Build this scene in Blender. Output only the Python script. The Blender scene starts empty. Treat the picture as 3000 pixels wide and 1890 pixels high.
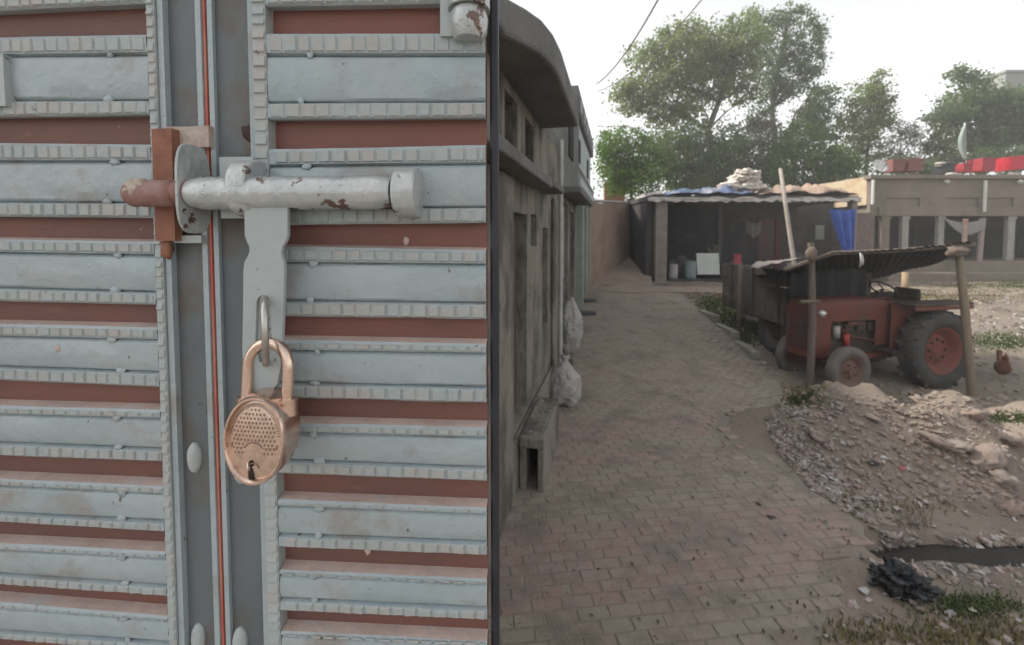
import bpy, math, random
from mathutils import Vector, Matrix, noise
R = math.radians
random.seed(11)
scene = bpy.context.scene

# ------------------------------------------------------------------ camera
W0, H0, F = 3000.0, 1890.0, 1250.0
CAM_H = 2.40
TH = math.radians(2.5)
HORIZON = 690.0
PY = HORIZON + F * math.tan(TH)          # principal point: the lens is shifted down a little
cam_d = bpy.data.cameras.new('Camera')
cam = bpy.data.objects.new('Camera', cam_d)
scene.collection.objects.link(cam)
cam.location = (0, 0, CAM_H)
cam.rotation_euler = (math.pi / 2 - TH, 0, 0)
cam_d.sensor_width = 36.0
cam_d.lens = 36.0 * F / W0
cam_d.shift_y = -(H0 / 2 - PY) / W0
cam_d.clip_start = 0.02
cam_d.clip_end = 2000
cam_d.dof.use_dof = True
cam_d.dof.focus_distance = 0.46
cam_d.dof.aperture_fstop = 8.5
scene.camera = cam

# ------------------------------------------------------------------ sky + sun
SUN_EL, SUN_AZ = 42.0, 288.0          # azimuth clockwise from +Y: over the houses on the left
world = bpy.data.worlds.new('World')
scene.world = world
world.use_nodes = True
nt = world.node_tree
nt.nodes.clear()
sky = nt.nodes.new('ShaderNodeTexSky')
sky.sky_type = 'NISHITA'
sky.sun_disc = False
sky.sun_elevation = R(SUN_EL)
sky.sun_rotation = R(SUN_AZ)
sky.air_density = 1.0
sky.dust_density = 2.0
sky.ozone_density = 1.0
hs = nt.nodes.new('ShaderNodeHueSaturation')
hs.inputs['Saturation'].default_value = 0.06
bg = nt.nodes.new('ShaderNodeBackground')
bg.inputs['Strength'].default_value = 0.15
wo = nt.nodes.new('ShaderNodeOutputWorld')
nt.links.new(sky.outputs[0], hs.inputs['Color'])
nt.links.new(hs.outputs[0], bg.inputs['Color'])
nt.links.new(bg.outputs[0], wo.inputs['Surface'])

sun_d = bpy.data.lights.new('Sun', 'SUN')
sun_d.energy = 2.3
sun_d.angle = R(7)
sun_d.color = (1.0, 0.92, 0.80)
sun = bpy.data.objects.new('Sun', sun_d)
scene.collection.objects.link(sun)
sd = Vector((math.sin(R(SUN_AZ)) * math.cos(R(SUN_EL)), math.cos(R(SUN_AZ)) * math.cos(R(SUN_EL)), math.sin(R(SUN_EL))))
sun.rotation_euler = sd.to_track_quat('Z', 'Y').to_euler()
scene.view_settings.view_transform = 'Standard'
scene.view_settings.look = 'None'
scene.view_settings.exposure = 1.05
scene.view_settings.gamma = 1.0

# ------------------------------------------------------------------ pixel -> world helpers
CT, ST = math.cos(TH), math.sin(TH)
def ray(px, py):
    u = (px - W0 / 2) / F; v = (PY - py) / F
    return Vector((u, CT + v * ST, -ST + v * CT))
CAM = Vector((0, 0, CAM_H))
def at(px, py, Y):                       # the point on a pixel's ray at world depth Y
    d = ray(px, py)
    return CAM + d * (Y / d.y)
def on_z(px, py, z):
    d = ray(px, py)
    return CAM + d * ((z - CAM_H) / d.z)
def to_px(p):
    q = Vector(p) - CAM
    dep = q.y * CT - q.z * ST
    return (W0 / 2 + F * q.x / dep, PY - F * (q.y * ST + q.z * CT) / dep, dep)
def sstep(a, b, x):
    t = min(1, max(0, (x - a) / (b - a)))
    return t * t * (3 - 2 * t)
E = Vector((math.sin(R(13.93)), math.cos(R(13.93)), 0))       # direction of the lane
NO = Vector((E.y, -E.x, 0))                                   # out of the house fronts, over the lane
P1 = Vector((0.0, 3.90, 0.0))
def lane_coord(x, y):
    q = Vector((x, y, 0)) - P1
    return q.dot(E), q.dot(NO)
def ground(x, y):
    """smooth shape of the land"""
    s, o = lane_coord(x, y)
    z = 0.78 * sstep(6.2, 14.5, y)
    low = sstep(2.6, 4.6, o) * (1 - sstep(8.5, 12.5, y)) * sstep(2.5, 4.2, y)
    z -= 0.22 * low
    z += 0.055 * max(0, y - 17.0) * (1 - sstep(60, 120, y)) if y > 17 else 0
    return z
def heap(x, y):
    """rubble heap in front of the tractor"""
    dx, dy = (x - 4.55) / 2.0, (y - 4.95) / 1.1
    r = math.sqrt(dx * dx + dy * dy)
    h = 0.65 * (1 - sstep(0.22, 1.08, r))
    dx, dy = (x - 6.4) / 1.8, (y - 4.75) / 1.0
    r = math.sqrt(dx * dx + dy * dy)
    return max(h, 0.64 * (1 - sstep(0.2, 1.05, r)))
def drain(x, y):
    """dark sunken drain right of the paving"""
    a = sstep(2.72, 2.78, x) * sstep(3.08, 3.14, y + 0.02 * math.sin(x * 7)) * (1 - sstep(3.36, 3.44, y + 0.02 * math.sin(x * 5)))
    return -0.2 * a
def rough(x, y):
    s, o = lane_coord(x, y)
    w = sstep(2.4, 3.6, o) if y < 16 else 1.0
    n = noise.fractal(Vector((x * 1.3, y * 1.3, 3.1)), 1.0, 2.0, 4) * 0.05
    n += noise.fractal(Vector((x * 6, y * 6, 9.1)), 1.0, 2.0, 3) * 0.016
    return n * w * (1 - sstep(40, 80, y))
def gz(x, y):
    return ground(x, y) + heap(x, y) * (1 + 0.35 * noise.fractal(Vector((x * 2.2, y * 2.2, 1.7)), 1.0, 2.0, 4)) + drain(x, y) + rough(x, y)
_G = {}
def gzc(x, y):
    """gz on a cached 6 cm lattice"""
    c = 0.06
    i, j = math.floor(x / c), math.floor(y / c)
    def g(a, b):
        v = _G.get((a, b))
        if v is None: v = _G[(a, b)] = gz(a * c, b * c)
        return v
    u, v = x / c - i, y / c - j
    return (g(i, j) * (1 - u) + g(i + 1, j) * u) * (1 - v) + (g(i, j + 1) * (1 - u) + g(i + 1, j + 1) * u) * v
def hit(px, py, f=ground):
    if f is gz: f = gzc
    d = ray(px, py)
    z0 = 1.0
    t = (CAM_H - z0) / -d.z if d.z < -1e-4 else 60.0      # no land is higher than this near the camera
    t = min(t, 12.0) if t > 12 else t
    last = t * 0.98
    while t < 120:
        p = CAM + d * t
        if p.z < f(p.x, p.y):
            lo, hi = last, t
            for _ in range(12):
                m = (lo + hi) / 2; p = CAM + d * m
                if p.z < f(p.x, p.y): hi = m
                else: lo = m
            p = CAM + d * hi
            return Vector((p.x, p.y, f(p.x, p.y)))
        last = t
        t += 0.012 * t
    return CAM + d * t
def Fp(s, o, z):                         # house-front frame: s along the lane, o out of the wall
    return P1 + E * s + NO * o + Vector((0, 0, z))
def fpx(px, py, o=0.0):
    d = ray(px, py)
    t = ((P1 + NO * o) - CAM).dot(NO) / d.dot(NO)
    p = CAM + d * t
    return (p - P1).dot(E), p.z

# ------------------------------------------------------------------ materials
MATS = {}
def mat(name, col, rough=0.8, col2=None, scale=6.0, metal=0.0, bump=0.0, bscale=40.0, col3=None, c3scale=2.0, c3lo=0.55, c3hi=0.7,
        spec=0.4, stretch=None, isl=0.0, trans=0.0, coat=0.0, coords='Object', alt=None, altw=0.5, spk=None):
    if name in MATS: return MATS[name]
    m = bpy.data.materials.new(name); m.use_nodes = True
    t = m.node_tree; N = t.nodes; L = t.links
    b = N['Principled BSDF']
    b.inputs['Roughness'].default_value = rough
    b.inputs['Metallic'].default_value = metal
    b.inputs['Specular IOR Level'].default_value = spec
    if coat: b.inputs['Coat Weight'].default_value = coat
    tc = N.new('ShaderNodeTexCoord')
    if coords == 'World':
        g = N.new('ShaderNodeNewGeometry'); co = g.outputs['Position']
    else: co = tc.outputs['Object']
    if stretch:
        mp = N.new('ShaderNodeMapping'); mp.inputs['Scale'].default_value = stretch
        L.new(co, mp.inputs['Vector']); co = mp.outputs[0]
    def mix(a, bcol, facsock):
        x = N.new('ShaderNodeMix'); x.data_type = 'RGBA'
        if isinstance(a, tuple): x.inputs[6].default_value = (*a, 1)
        else: L.new(a, x.inputs[6])
        if isinstance(bcol, tuple): x.inputs[7].default_value = (*bcol, 1)
        else: L.new(bcol, x.inputs[7])
        L.new(facsock, x.inputs[0]); return x.outputs[2]
    def nz(sc, det=5, lo=0.35, hi=0.65):
        n = N.new('ShaderNodeTexNoise'); n.inputs['Scale'].default_value = sc; n.inputs['Detail'].default_value = det
        n.inputs['Roughness'].default_value = 0.62
        L.new(co, n.inputs['Vector'])
        r = N.new('ShaderNodeMapRange'); r.inputs[1].default_value = lo; r.inputs[2].default_value = hi
        L.new(n.outputs[0], r.inputs[0]); return r.outputs[0]
    c = col
    if alt:
        oi = N.new('ShaderNodeObjectInfo'); gg = N.new('ShaderNodeNewGeometry')
        ad = N.new('ShaderNodeMath'); ad.operation = 'ADD'; L.new(oi.outputs['Random'], ad.inputs[0]); L.new(gg.outputs['Random Per Island'], ad.inputs[1])
        fr = N.new('ShaderNodeMath'); fr.operation = 'FRACT'; L.new(ad.outputs[0], fr.inputs[0])
        rp = N.new('ShaderNodeValToRGB'); rp.color_ramp.interpolation = 'LINEAR'
        cols = alt
        els = rp.color_ramp.elements
        els[0].position = 0; els[0].color = (*cols[0], 1); els[1].position = 1; els[1].color = (*cols[-1], 1)
        for i, cc in enumerate(cols[1:-1]):
            e = els.new((i + 1) / (len(cols) - 1)); e.color = (*cc, 1)
        L.new(fr.outputs[0], rp.inputs[0]); 
        wn = N.new('ShaderNodeMath'); wn.operation = 'ADD'; wn.inputs[0].default_value = altw; wn.inputs[1].default_value = 0
        c = mix(c, rp.outputs[0], wn.outputs[0])
    if col2: c = mix(c, col2, nz(scale))
    if col3: c = mix(c, col3, nz(c3scale, 6, c3lo, c3hi))
    if spk: c = mix(c, spk[0], nz(spk[1], 4, spk[2], spk[2] + .03))
    if isl:
        gg = N.new('ShaderNodeNewGeometry')
        hv = N.new('ShaderNodeHueSaturation')
        mr = N.new('ShaderNodeMapRange'); mr.inputs[3].default_value = 1 - isl; mr.inputs[4].default_value = 1 + isl
        L.new(gg.outputs['Random Per Island'], mr.inputs[0]); L.new(mr.outputs[0], hv.inputs['Value'])
        if isinstance(c, tuple): hv.inputs['Color'].default_value = (*c, 1)
        else: L.new(c, hv.inputs['Color'])
        c = hv.outputs[0]
    if isinstance(c, tuple): b.inputs['Base Color'].default_value = (*c, 1)
    else: L.new(c, b.inputs['Base Color'])
    if bump:
        n = N.new('ShaderNodeTexNoise'); n.inputs['Scale'].default_value = bscale; n.inputs['Detail'].default_value = 6
        L.new(co, n.inputs['Vector'])
        bp = N.new('ShaderNodeBump'); bp.inputs['Strength'].default_value = bump; bp.inputs['Distance'].default_value = 1.0 / bscale
        L.new(n.outputs[0], bp.inputs['Height']); L.new(bp.outputs[0], b.inputs['Normal'])
    if trans:
        tr = N.new('ShaderNodeBsdfTranslucent')
        if isinstance(c, tuple): tr.inputs[0].default_value = (*c, 1)
        else: L.new(c, tr.inputs[0])
        ms = N.new('ShaderNodeMixShader'); ms.inputs[0].default_value = trans
        L.new(b.outputs[0], ms.inputs[1]); L.new(tr.outputs[0], ms.inputs[2])
        L.new(ms.outputs[0], N['Material Output'].inputs[0])
    MATS[name] = m
    return m

# ------------------------------------------------------------------ mesh helpers
def chain(o):
    M = Matrix.Identity(4)
    while o is not None:
        M = Matrix.LocRotScale(o.location, o.rotation_euler, o.scale) @ M
        o = o.parent
    return M
_ICO = {}
def ico(sub):
    if sub not in _ICO:
        import bmesh
        bm = bmesh.new(); bmesh.ops.create_icosphere(bm, subdivisions=sub, radius=1)
        bm.verts.index_update()
        _ICO[sub] = ([v.co.copy() for v in bm.verts], [tuple(v.index for v in f.verts) for f in bm.faces]); bm.free()
    return _ICO[sub]
class MB:
    def __init__(s, local=False): s.v = []; s.f = []; s.m = []; s.mi = 0; s.local = local
    def add(s, vs, fs):
        n = len(s.v); s.v += [tuple(x) for x in vs]
        for f in fs: s.f.append(tuple(i + n for i in f)); s.m.append(s.mi)
    def box(s, c, size, rot=None, taper=1.0):
        x, y, z = size[0] / 2, size[1] / 2, size[2] / 2
        vs = [Vector((sx * x * (taper if sz > 0 else 1), sy * y * (taper if sz > 0 else 1), sz * z)) for sz in (-1, 1) for sy in (-1, 1) for sx in (-1, 1)]
        if rot is not None: vs = [rot @ v for v in vs]
        c = Vector(c)
        s.add([v + c for v in vs], [(0, 2, 3, 1), (4, 5, 7, 6), (0, 1, 5, 4), (2, 6, 7, 3), (0, 4, 6, 2), (1, 3, 7, 5)])
    def hexa(s, p):                      # 8 points: bottom 4 ccw, top 4 ccw
        s.add(p, [(3, 2, 1, 0), (4, 5, 6, 7), (0, 1, 5, 4), (1, 2, 6, 5), (2, 3, 7, 6), (3, 0, 4, 7)])
    def tube(s, pts, rad, seg=8, cap=True):
        pts = [Vector(p) for p in pts]
        if not isinstance(rad, (list, tuple)): rad = [rad] * len(pts)
        vs = []; n = len(pts)
        prev = None
        for i, p in enumerate(pts):
            d = (pts[min(i + 1, n - 1)] - pts[max(i - 1, 0)])
            if d.length < 1e-9: d = Vector((0, 0, 1))
            d.normalize()
            if prev is None:
                a = d.cross(Vector((0, 0, 1)) if abs(d.z) < 0.9 else Vector((1, 0, 0))).normalized()
            else:
                a = (prev - d * prev.dot(d)).normalized()
            prev = a; b = d.cross(a)
            for k in range(seg):
                t = 2 * math.pi * k / seg
                vs.append(p + (a * math.cos(t) + b * math.sin(t)) * rad[i])
        fs = []
        for i in range(n - 1):
            for k in range(seg):
                fs.append((i * seg + k, i * seg + (k + 1) % seg, (i + 1) * seg + (k + 1) % seg, (i + 1) * seg + k))
        if cap:
            fs.append(tuple(reversed(range(seg)))); fs.append(tuple((n - 1) * seg + k for k in range(seg)))
        s.add(vs, fs)
    def lathe(s, prof, seg=24, mtx=None, close=False):   # profile (r, h) around local z
        vs = []; n = len(prof)
        for r, h in prof:
            for k in range(seg):
                t = 2 * math.pi * k / seg
                v = Vector((r * math.cos(t), r * math.sin(t), h))
                vs.append(mtx @ v if mtx else v)
        fs = []
        for i in range(n if close else n - 1):
            j = (i + 1) % n
            for k in range(seg):
                fs.append((i * seg + k, i * seg + (k + 1) % seg, j * seg + (k + 1) % seg, j * seg + k))
        s.add(vs, fs)
    def prism(s, outline, fn, d0, d1):   # outline (a,b) ccw, fn(a,b,d)->point
        n = len(outline)
        vs = [fn(a, b, d0) for a, b in outline] + [fn(a, b, d1) for a, b in outline]
        fs = [tuple(reversed(range(n))), tuple(range(n, 2 * n))]
        fs += [(i, (i + 1) % n, n + (i + 1) % n, n + i) for i in range(n)]
        s.add(vs, fs)
    def blob(s, c, r, seed=0, amp=0.2, sub=2, fr=1.5, rot=None, flat=None):
        pv, fs = ico(sub)
        vs = []; off = Vector((seed * 7.3, seed * 1.7, seed)); c = Vector(c)
        for p in pv:
            k = 1 + amp * noise.fractal(p * fr + off, 1.0, 2.0, 3) if amp else 1
            q = Vector((p.x * r[0], p.y * r[1], p.z * r[2])) * k
            if flat is not None and q.z < -flat * r[2]: q.z = -flat * r[2]
            if rot is not None: q = rot @ q
            vs.append(q + c)
        s.add(vs, fs)
    def grid(s, fn, nu, nv):
        vs = [fn(i / nu, j / nv) for j in range(nv + 1) for i in range(nu + 1)]
        fs = [(j * (nu + 1) + i, j * (nu + 1) + i + 1, (j + 1) * (nu + 1) + i + 1, (j + 1) * (nu + 1) + i) for j in range(nv) for i in range(nu)]
        s.add(vs, fs)
    def panel(s, us, vs_, solid, fn, n0, n1):
        """a wall cut into cells with openings left out: only outer faces are made. fn(u, v, n) -> point; n1 is the front"""
        nu, nv = len(us) - 1, len(vs_) - 1
        S = [[solid((us[i] + us[i + 1]) / 2, (vs_[j] + vs_[j + 1]) / 2) for j in range(nv)] for i in range(nu)]
        ok = lambda i, j: 0 <= i < nu and 0 <= j < nv and S[i][j]
        for i in range(nu):
            for j in range(nv):
                if not S[i][j]: continue
                a, b, c, d = us[i], us[i + 1], vs_[j], vs_[j + 1]
                q = lambda *p: s.add([fn(*x) for x in p], [tuple(range(len(p)))])
                q((a, c, n1), (b, c, n1), (b, d, n1), (a, d, n1))
                q((a, c, n0), (a, d, n0), (b, d, n0), (b, c, n0))
                if not ok(i - 1, j): q((a, c, n0), (a, c, n1), (a, d, n1), (a, d, n0))
                if not ok(i + 1, j): q((b, c, n1), (b, c, n0), (b, d, n0), (b, d, n1))
                if not ok(i, j - 1): q((a, c, n0), (b, c, n0), (b, c, n1), (a, c, n1))
                if not ok(i, j + 1): q((a, d, n1), (b, d, n1), (b, d, n0), (a, d, n0))
    def build(s, name, mats, parent=None, smooth=False, bevel=0.0, bseg=2, loc=None, weld=False):
        if parent is not None and not s.local:
            M = chain(parent).inverted()
            s.v = [tuple(M @ Vector(p)) for p in s.v]
        me = bpy.data.meshes.new(name)
        me.from_pydata(s.v, [], s.f)
        if not isinstance(mats, (list, tuple)): mats = [mats]
        for m in mats: me.materials.append(m)
        if len(mats) > 1:
            me.polygons.foreach_set('material_index', s.m)
        if smooth: me.polygons.foreach_set('use_smooth', [True] * len(me.polygons))
        me.update()
        o = bpy.data.objects.new(name, me)
        scene.collection.objects.link(o)
        if parent is not None: o.parent = parent
        if loc is not None: o.location = loc
        if weld:
            w = o.modifiers.new('w', 'WELD'); w.merge_threshold = 1e-5
        if bevel:
            bv = o.modifiers.new('b', 'BEVEL'); bv.width = bevel; bv.segments = bseg; bv.limit_method = 'ANGLE'; bv.angle_limit = R(40)
            if smooth is None: pass
        return o
def empty(name, loc=(0, 0, 0), rz=0.0):
    o = bpy.data.objects.new(name, None); scene.collection.objects.link(o)
    o.location = loc; o.rotation_euler = (0, 0, rz); o.empty_display_size = 0.1
    return o
def tag(o, label=None, cat=None, group=None, kind=None):
    if label: o['label'] = label
    if cat: o['category'] = cat
    if group: o['group'] = group
    if kind: o['kind'] = kind
    return o
def smooth_angle(o, deg=35):
    m = o.modifiers.new('ns', 'NODES') if False else None
    for p in o.data.polygons: p.use_smooth = True
    try: o.data.set_sharp_from_angle(angle=R(deg))
    except Exception: pass
    return o
def rotz(a): return Matrix.Rotation(a, 3, 'Z')
def euler(x, y, z): return Matrix.Rotation(z, 3, 'Z') @ Matrix.Rotation(y, 3, 'Y') @ Matrix.Rotation(x, 3, 'X')
def copy_tree(o, parent=None):
    c = o.copy(); scene.collection.objects.link(c); c.parent = parent
    for ch in list(o.children): copy_tree(ch, c)
    return c
# ================================================================== THE SETTING: ground, lane
m_dirt = mat('dirt', (0.195, 0.16, 0.13), 0.95, (0.26, 0.218, 0.178), 2.2, bump=0.6, bscale=26, col3=(0.12, 0.10, 0.086), c3scale=1.1, c3lo=0.5, c3hi=0.68, coords='World')
def make_ground():
    def lines(a, b, c0, c1, dstep, far):
        xs = []
        x = a
        while x < b - 1e-6:
            xs.append(x); x += dstep
        xs.append(b)
        lo, st = a, dstep
        pre = []
        while lo > c0:
            st *= 1.35; lo -= st; pre.append(max(lo, c0))
        post = []; hi, st = b, dstep
        while hi < c1:
            st *= 1.35; hi += st; post.append(min(hi, c1))
        return pre[::-1] + xs + post
    xs = lines(-0.8, 10.0, -300, 300, 0.075, 0)
    ys = lines(1.2, 12.0, -60, 500, 0.075, 0)
    b = MB()
    vs = [(x, y, gz(x, y)) for y in ys for x in xs]
    nx = len(xs)
    fs = [(j * nx + i, j * nx + i + 1, (j + 1) * nx + i + 1, (j + 1) * nx + i) for j in range(len(ys) - 1) for i in range(nx - 1)]
    b.add(vs, fs)
    o = b.build('ground', m_dirt, smooth=True)
    tag(o, kind='structure')
make_ground()

# ---- brick paved lane
EDGE = [(855, 1965), (862, 1988), (930, 2062), (1020, 2172), (1120, 2275), (1160, 2285), (1230, 2225), (1330, 2270), (1440, 2370), (1530, 2520), (1595, 2545), (1640, 2420), (1700, 2415), (1780, 2430), (1900, 2390), (2300, 2300)]
def edge_x(y):
    if y < EDGE[0][0]: return -1
    for (y0, x0), (y1, x1) in zip(EDGE, EDGE[1:]):
        if y <= y1: return x0 + (x1 - x0) * (y - y0) / (y1 - y0)
    return EDGE[-1][1]
BR = [(0.252, 0.172, 0.141), (0.288, 0.241, 0.203), (0.246, 0.230, 0.192), (0.300, 0.207, 0.169), (0.270, 0.239, 0.201), (0.204, 0.182, 0.153)]
m_brick = mat('paving_brick', (0.264, 0.227, 0.190), 0.9, (0.312, 0.267, 0.223), 9, bump=0.35, bscale=60, col3=(0.180, 0.155, 0.127), c3scale=2.3, c3lo=0.48, c3hi=0.66, spk=((.10, .09, .07), 30, .66), coords='World', alt=BR, altw=0.62)
m_brick_red = mat('paving_brick_red', (0.285, 0.201, 0.177), 0.9, (0.314, 0.255, 0.227), 9, bump=0.35, bscale=60, col3=(0.188, 0.164, 0.142), c3scale=2.3, c3lo=0.48, c3hi=0.66, spk=((.10, .09, .07), 30, .66), coords='World', alt=[BR[0], BR[3], BR[3], BR[1]], altw=0.5)
m_lane = mat('lane_bed', (0.205, 0.178, 0.15), 0.95, (0.25, 0.22, 0.185), 5, bump=0.5, bscale=40, coords='World')
def make_lane():
    rd = random.Random(4)
    a = R(6.5)
    U = Vector((math.cos(a), math.sin(a), 0)); V = Vector((-math.sin(a), math.cos(a), 0))
    bl, bw, gap = 0.196, 0.090, 0.008
    # bed: a sheet just above the ground that fills the joints
    bed = MB()
    rows = []
    y = 1.2
    while y < 15.0:
        rows.append(y); y += 0.25
    verts = []
    for y in rows:
        s0 = (y - P1.y) / E.y
        xl = P1.x + E.x * s0 - 0.05
        # right edge from the pixel edge
        lo, hi = xl, xl + 6
        for _ in range(24):
            mid = (lo + hi) / 2
            px, py, _d = to_px((mid, y, ground(mid, y)))
            if px < edge_x(py) + 6 and heap(mid, y) < .03: lo = mid
            else: hi = mid
        verts.append([(xl + (lo - xl) * k / 10, y, 0) for k in range(11)])
    vs = [(x, y, gz(x, y) + 0.0075) for r in verts for x, y, z in r]
    fs = [(j * 11 + i, j * 11 + i + 1, (j + 1) * 11 + i + 1, (j + 1) * 11 + i) for j in range(len(rows) - 1) for i in range(10)]
    bed.add(vs, fs)
    lane = bed.build('brick_lane', m_lane, smooth=True)
    tag(lane, kind='structure')
    cand = []
    for r in range(-5, 165):
        off = (0.5 * bl if r % 2 else 0) + rd.uniform(-0.03, 0.03)
        tone = noise.noise(Vector((r * 0.37, 0.3, 0)))
        for c in range(-16, 36):
            p = U * (c * (bl + gap) + off) + V * (1.35 + r * (bw + gap))
            s, o = lane_coord(p.x, p.y)
            if o < 0.02 or p.y > 14.4 or heap(p.x, p.y) > .03: continue
            z = gz(p.x, p.y)
            px, py, dep = to_px((p.x, p.y, z))
            ex = edge_x(py) + rd.uniform(-28, 18)
            if px > ex or px < 1300 or py > 2150: continue
            vis = 1390 < px < 3020 and py < 1905
            red = tone + 0.25 * noise.noise(Vector((p.x * 0.9, p.y * 0.9, 5))) > 0.12
            cand.append((dep if vis else dep + 50, p.x, p.y, z + rd.uniform(0.006, 0.0105), rd.uniform(-0.02, 0.02) + a, rd.uniform(-0.012, 0.012), rd.uniform(-0.02, 0.02), red, rd.randrange(5)))
    cand.sort()
    # brick shapes: worn, chamfered top, sunk in the bed
    protos = {}
    for k in range(5):
        for red in (False, True):
            b = MB(local=True)
            j = lambda q: rd.uniform(-q, q)
            L2, W2 = bl / 2 + j(0.004), bw / 2 + j(0.003)
            c = 0.005 + rd.uniform(0, 0.004)
            low = [(-L2, -W2, -0.05), (L2, -W2, -0.05), (L2, W2, -0.05), (-L2, W2, -0.05)]
            mid = [(x + j(0.003), y + j(0.003), -0.004) for x, y, z in low]
            top = [(x - math.copysign(c, x) + j(0.002), y - math.copysign(c, y) + j(0.002), 0.003 + j(0.001)) for x, y, z in mid]
            b.add(low + mid + top, [(0, 1, 5, 4), (1, 2, 6, 5), (2, 3, 7, 6), (3, 0, 4, 7), (4, 5, 9, 8), (5, 6, 10, 9), (6, 7, 11, 10), (7, 4, 8, 11), (8, 9, 10, 11)])
            protos[(k, red)] = b
    meshes = {}
    for key, b in protos.items():
        me = bpy.data.meshes.new('brick'); me.from_pydata(b.v, [], b.f); me.materials.append(m_brick_red if key[1] else m_brick); meshes[key] = me
    for q in cand[:300]:
        o = bpy.data.objects.new('brick', meshes[(q[8], q[7])]); scene.collection.objects.link(o)
        o.parent = lane; o.location = (q[1], q[2], q[3]); o.rotation_euler = (q[6] * 0.7, q[5], q[4])
    b = MB()
    for q in cand[300:]:
        M = euler(q[6] * 0.7, q[5], q[4]); c = Vector((q[1], q[2], q[3]))
        b.mi = 1 if q[7] else 0
        pr = protos[(q[8], q[7])]
        b.add([M @ Vector(v) + c for v in pr.v], pr.f)
    o = b.build('far_bricks', [m_brick, m_brick_red], lane); tag(o, kind='stuff')
make_lane()

# kerb stones along the far right edge of the lane
m_kerb = mat('kerb_concrete', (0.30, 0.28, 0.235), 0.9, (0.22, 0.21, 0.17), 5, bump=0.3, bscale=30)
def make_kerb():
    pts = [hit(2052, 912), hit(2100, 948), hit(2158, 1000), hit(2215, 1056)]
    k = empty('kerb', pts[0])
    for i, (a, c) in enumerate(zip(pts, pts[1:])):
        d = (c - a); L = d.length
        b = MB(); b.box((a + c) / 2 + Vector((0, 0, 0.045 - 0.012 * i)), (L - 0.012, 0.15, 0.16), rotz(math.atan2(d.y, d.x)))
        b.build('kerb_stone', m_kerb, k, bevel=0.015)
    tag(k, 'pale concrete kerb between the brick lane and the grass', 'kerb')
make_kerb()

# ================================================================== THE NEAR GATE
m_paint = mat('gate_paint', (0.305, 0.37, 0.40), 0.38, (0.355, 0.405, 0.42), 9, bump=0.20, bscale=70, col3=(0.27, 0.235, 0.215), c3scale=13, c3lo=0.54, c3hi=0.72, spk=((.13, .10, .085), 75, .69), spec=0.45)
m_crimp = mat('gate_crimp_paint', (0.325, 0.38, 0.385), 0.5, (0.38, 0.39, 0.385), 30, bump=0.22, bscale=160, col3=(0.38, 0.335, 0.31), c3scale=22, c3lo=0.5, c3hi=0.75, spk=((.12, .10, .09), 70, .70), spec=0.4)
m_dust = mat('dusty_ledge', (0.43, 0.325, 0.29), 0.9, (0.52, 0.41, 0.37), 30, bump=0.2, bscale=150, col3=(0.42, 0.42, 0.41), c3scale=16, c3lo=0.55, c3hi=0.7)
m_oxide = mat('red_oxide_sheet', (0.205, 0.09, 0.072), 0.62, (0.145, 0.076, 0.066), 5, bump=0.10, bscale=90, col3=(0.27, 0.14, 0.10), c3scale=26, c3lo=0.6, c3hi=0.8, stretch=(0.6, 1, 2.0), spk=((.40, .29, .24), 60, .70))
m_stile = mat('stile_reflect_grey', (0.105, 0.125, 0.135), 0.5, (0.13, 0.15, 0.158), 8, bump=0.12, bscale=60, col3=(0.115, 0.095, 0.08), c3scale=6, c3lo=0.5, c3hi=0.62, spk=((.03, .025, .022), 60, .70))  # gate paint darkened in colour for dark reflections; brown blotches are stain
m_rust = mat('keeper_rust', (0.21, 0.085, 0.058), 0.72, (0.27, 0.125, 0.08), 30, bump=0.25, bscale=120, col3=(0.17, 0.07, 0.05), c3scale=24)
m_chip = mat('chipped_silver_paint', (0.50, 0.52, 0.515), 0.27, (0.38, 0.41, 0.415), 30, bump=0.25, bscale=110, col3=(0.14, 0.085, 0.07), c3scale=48, c3lo=0.60, c3hi=0.63, spec=0.7, metal=.25, spk=((.10, .07, .06), 95, .66))
m_hasp = mat('hasp_paint', (0.35, 0.40, 0.405), 0.42, (0.39, 0.42, 0.425), 20, bump=0.12, bscale=120, col3=(0.16, 0.12, 0.11), c3scale=45, c3lo=0.64, c3hi=0.68)
m_boltred = mat('bolt_brown_paint', (0.23, 0.105, 0.09), 0.5, (0.30, 0.19, 0.17), 26, bump=0.2, bscale=120)
m_red = mat('meeting_strip_red', (0.50, 0.07, 0.06), 0.6, (0.55, 0.27, 0.19), 22, bump=0.15, bscale=100, col3=(0.08, 0.04, 0.035), c3scale=18, c3lo=0.64, c3hi=0.70, stretch=(1, 1, 0.35))
m_steel = mat('staple_steel', (0.50, 0.48, 0.46), 0.3, (0.35, 0.32, 0.30), 40, metal=0.8)
m_darkpost = mat('post_navy', (0.022, 0.024, 0.034), 0.5, (0.035, 0.036, 0.045), 8)

YD = 0.42
GAPX = at(627, 690, YD).x
class Leaf:
    """a gate leaf: local x to the right, local y away from the viewer, z up; n is height above the backing sheet towards the viewer"""
    def __init__(s, name, yaw, label):
        s.yaw = yaw
        s.o = Vector((GAPX, YD, 0)); s.x = Vector((math.cos(yaw), math.sin(yaw), 0)); s.n = Vector((math.sin(yaw), -math.cos(yaw), 0))
        s.e = empty(name, (GAPX, YD, 1.02), yaw); tag(s.e, label, 'gate leaf', 'two gate leaves')
    def uz(s, px, py, n=0.0):
        d = ray(px, py); t = ((s.o + s.n * n) - CAM).dot(s.n) / d.dot(s.n)
        p = CAM + d * t
        return (p - s.o).dot(s.x), p.z
    def w(s, u, z, n): return s.o + s.x * u + s.n * n + Vector((0, 0, z))
left = Leaf('gate_leaf', -R(6.6), 'left gate leaf of blue grey slats with the rusty bolt keeper on its stile')
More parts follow.
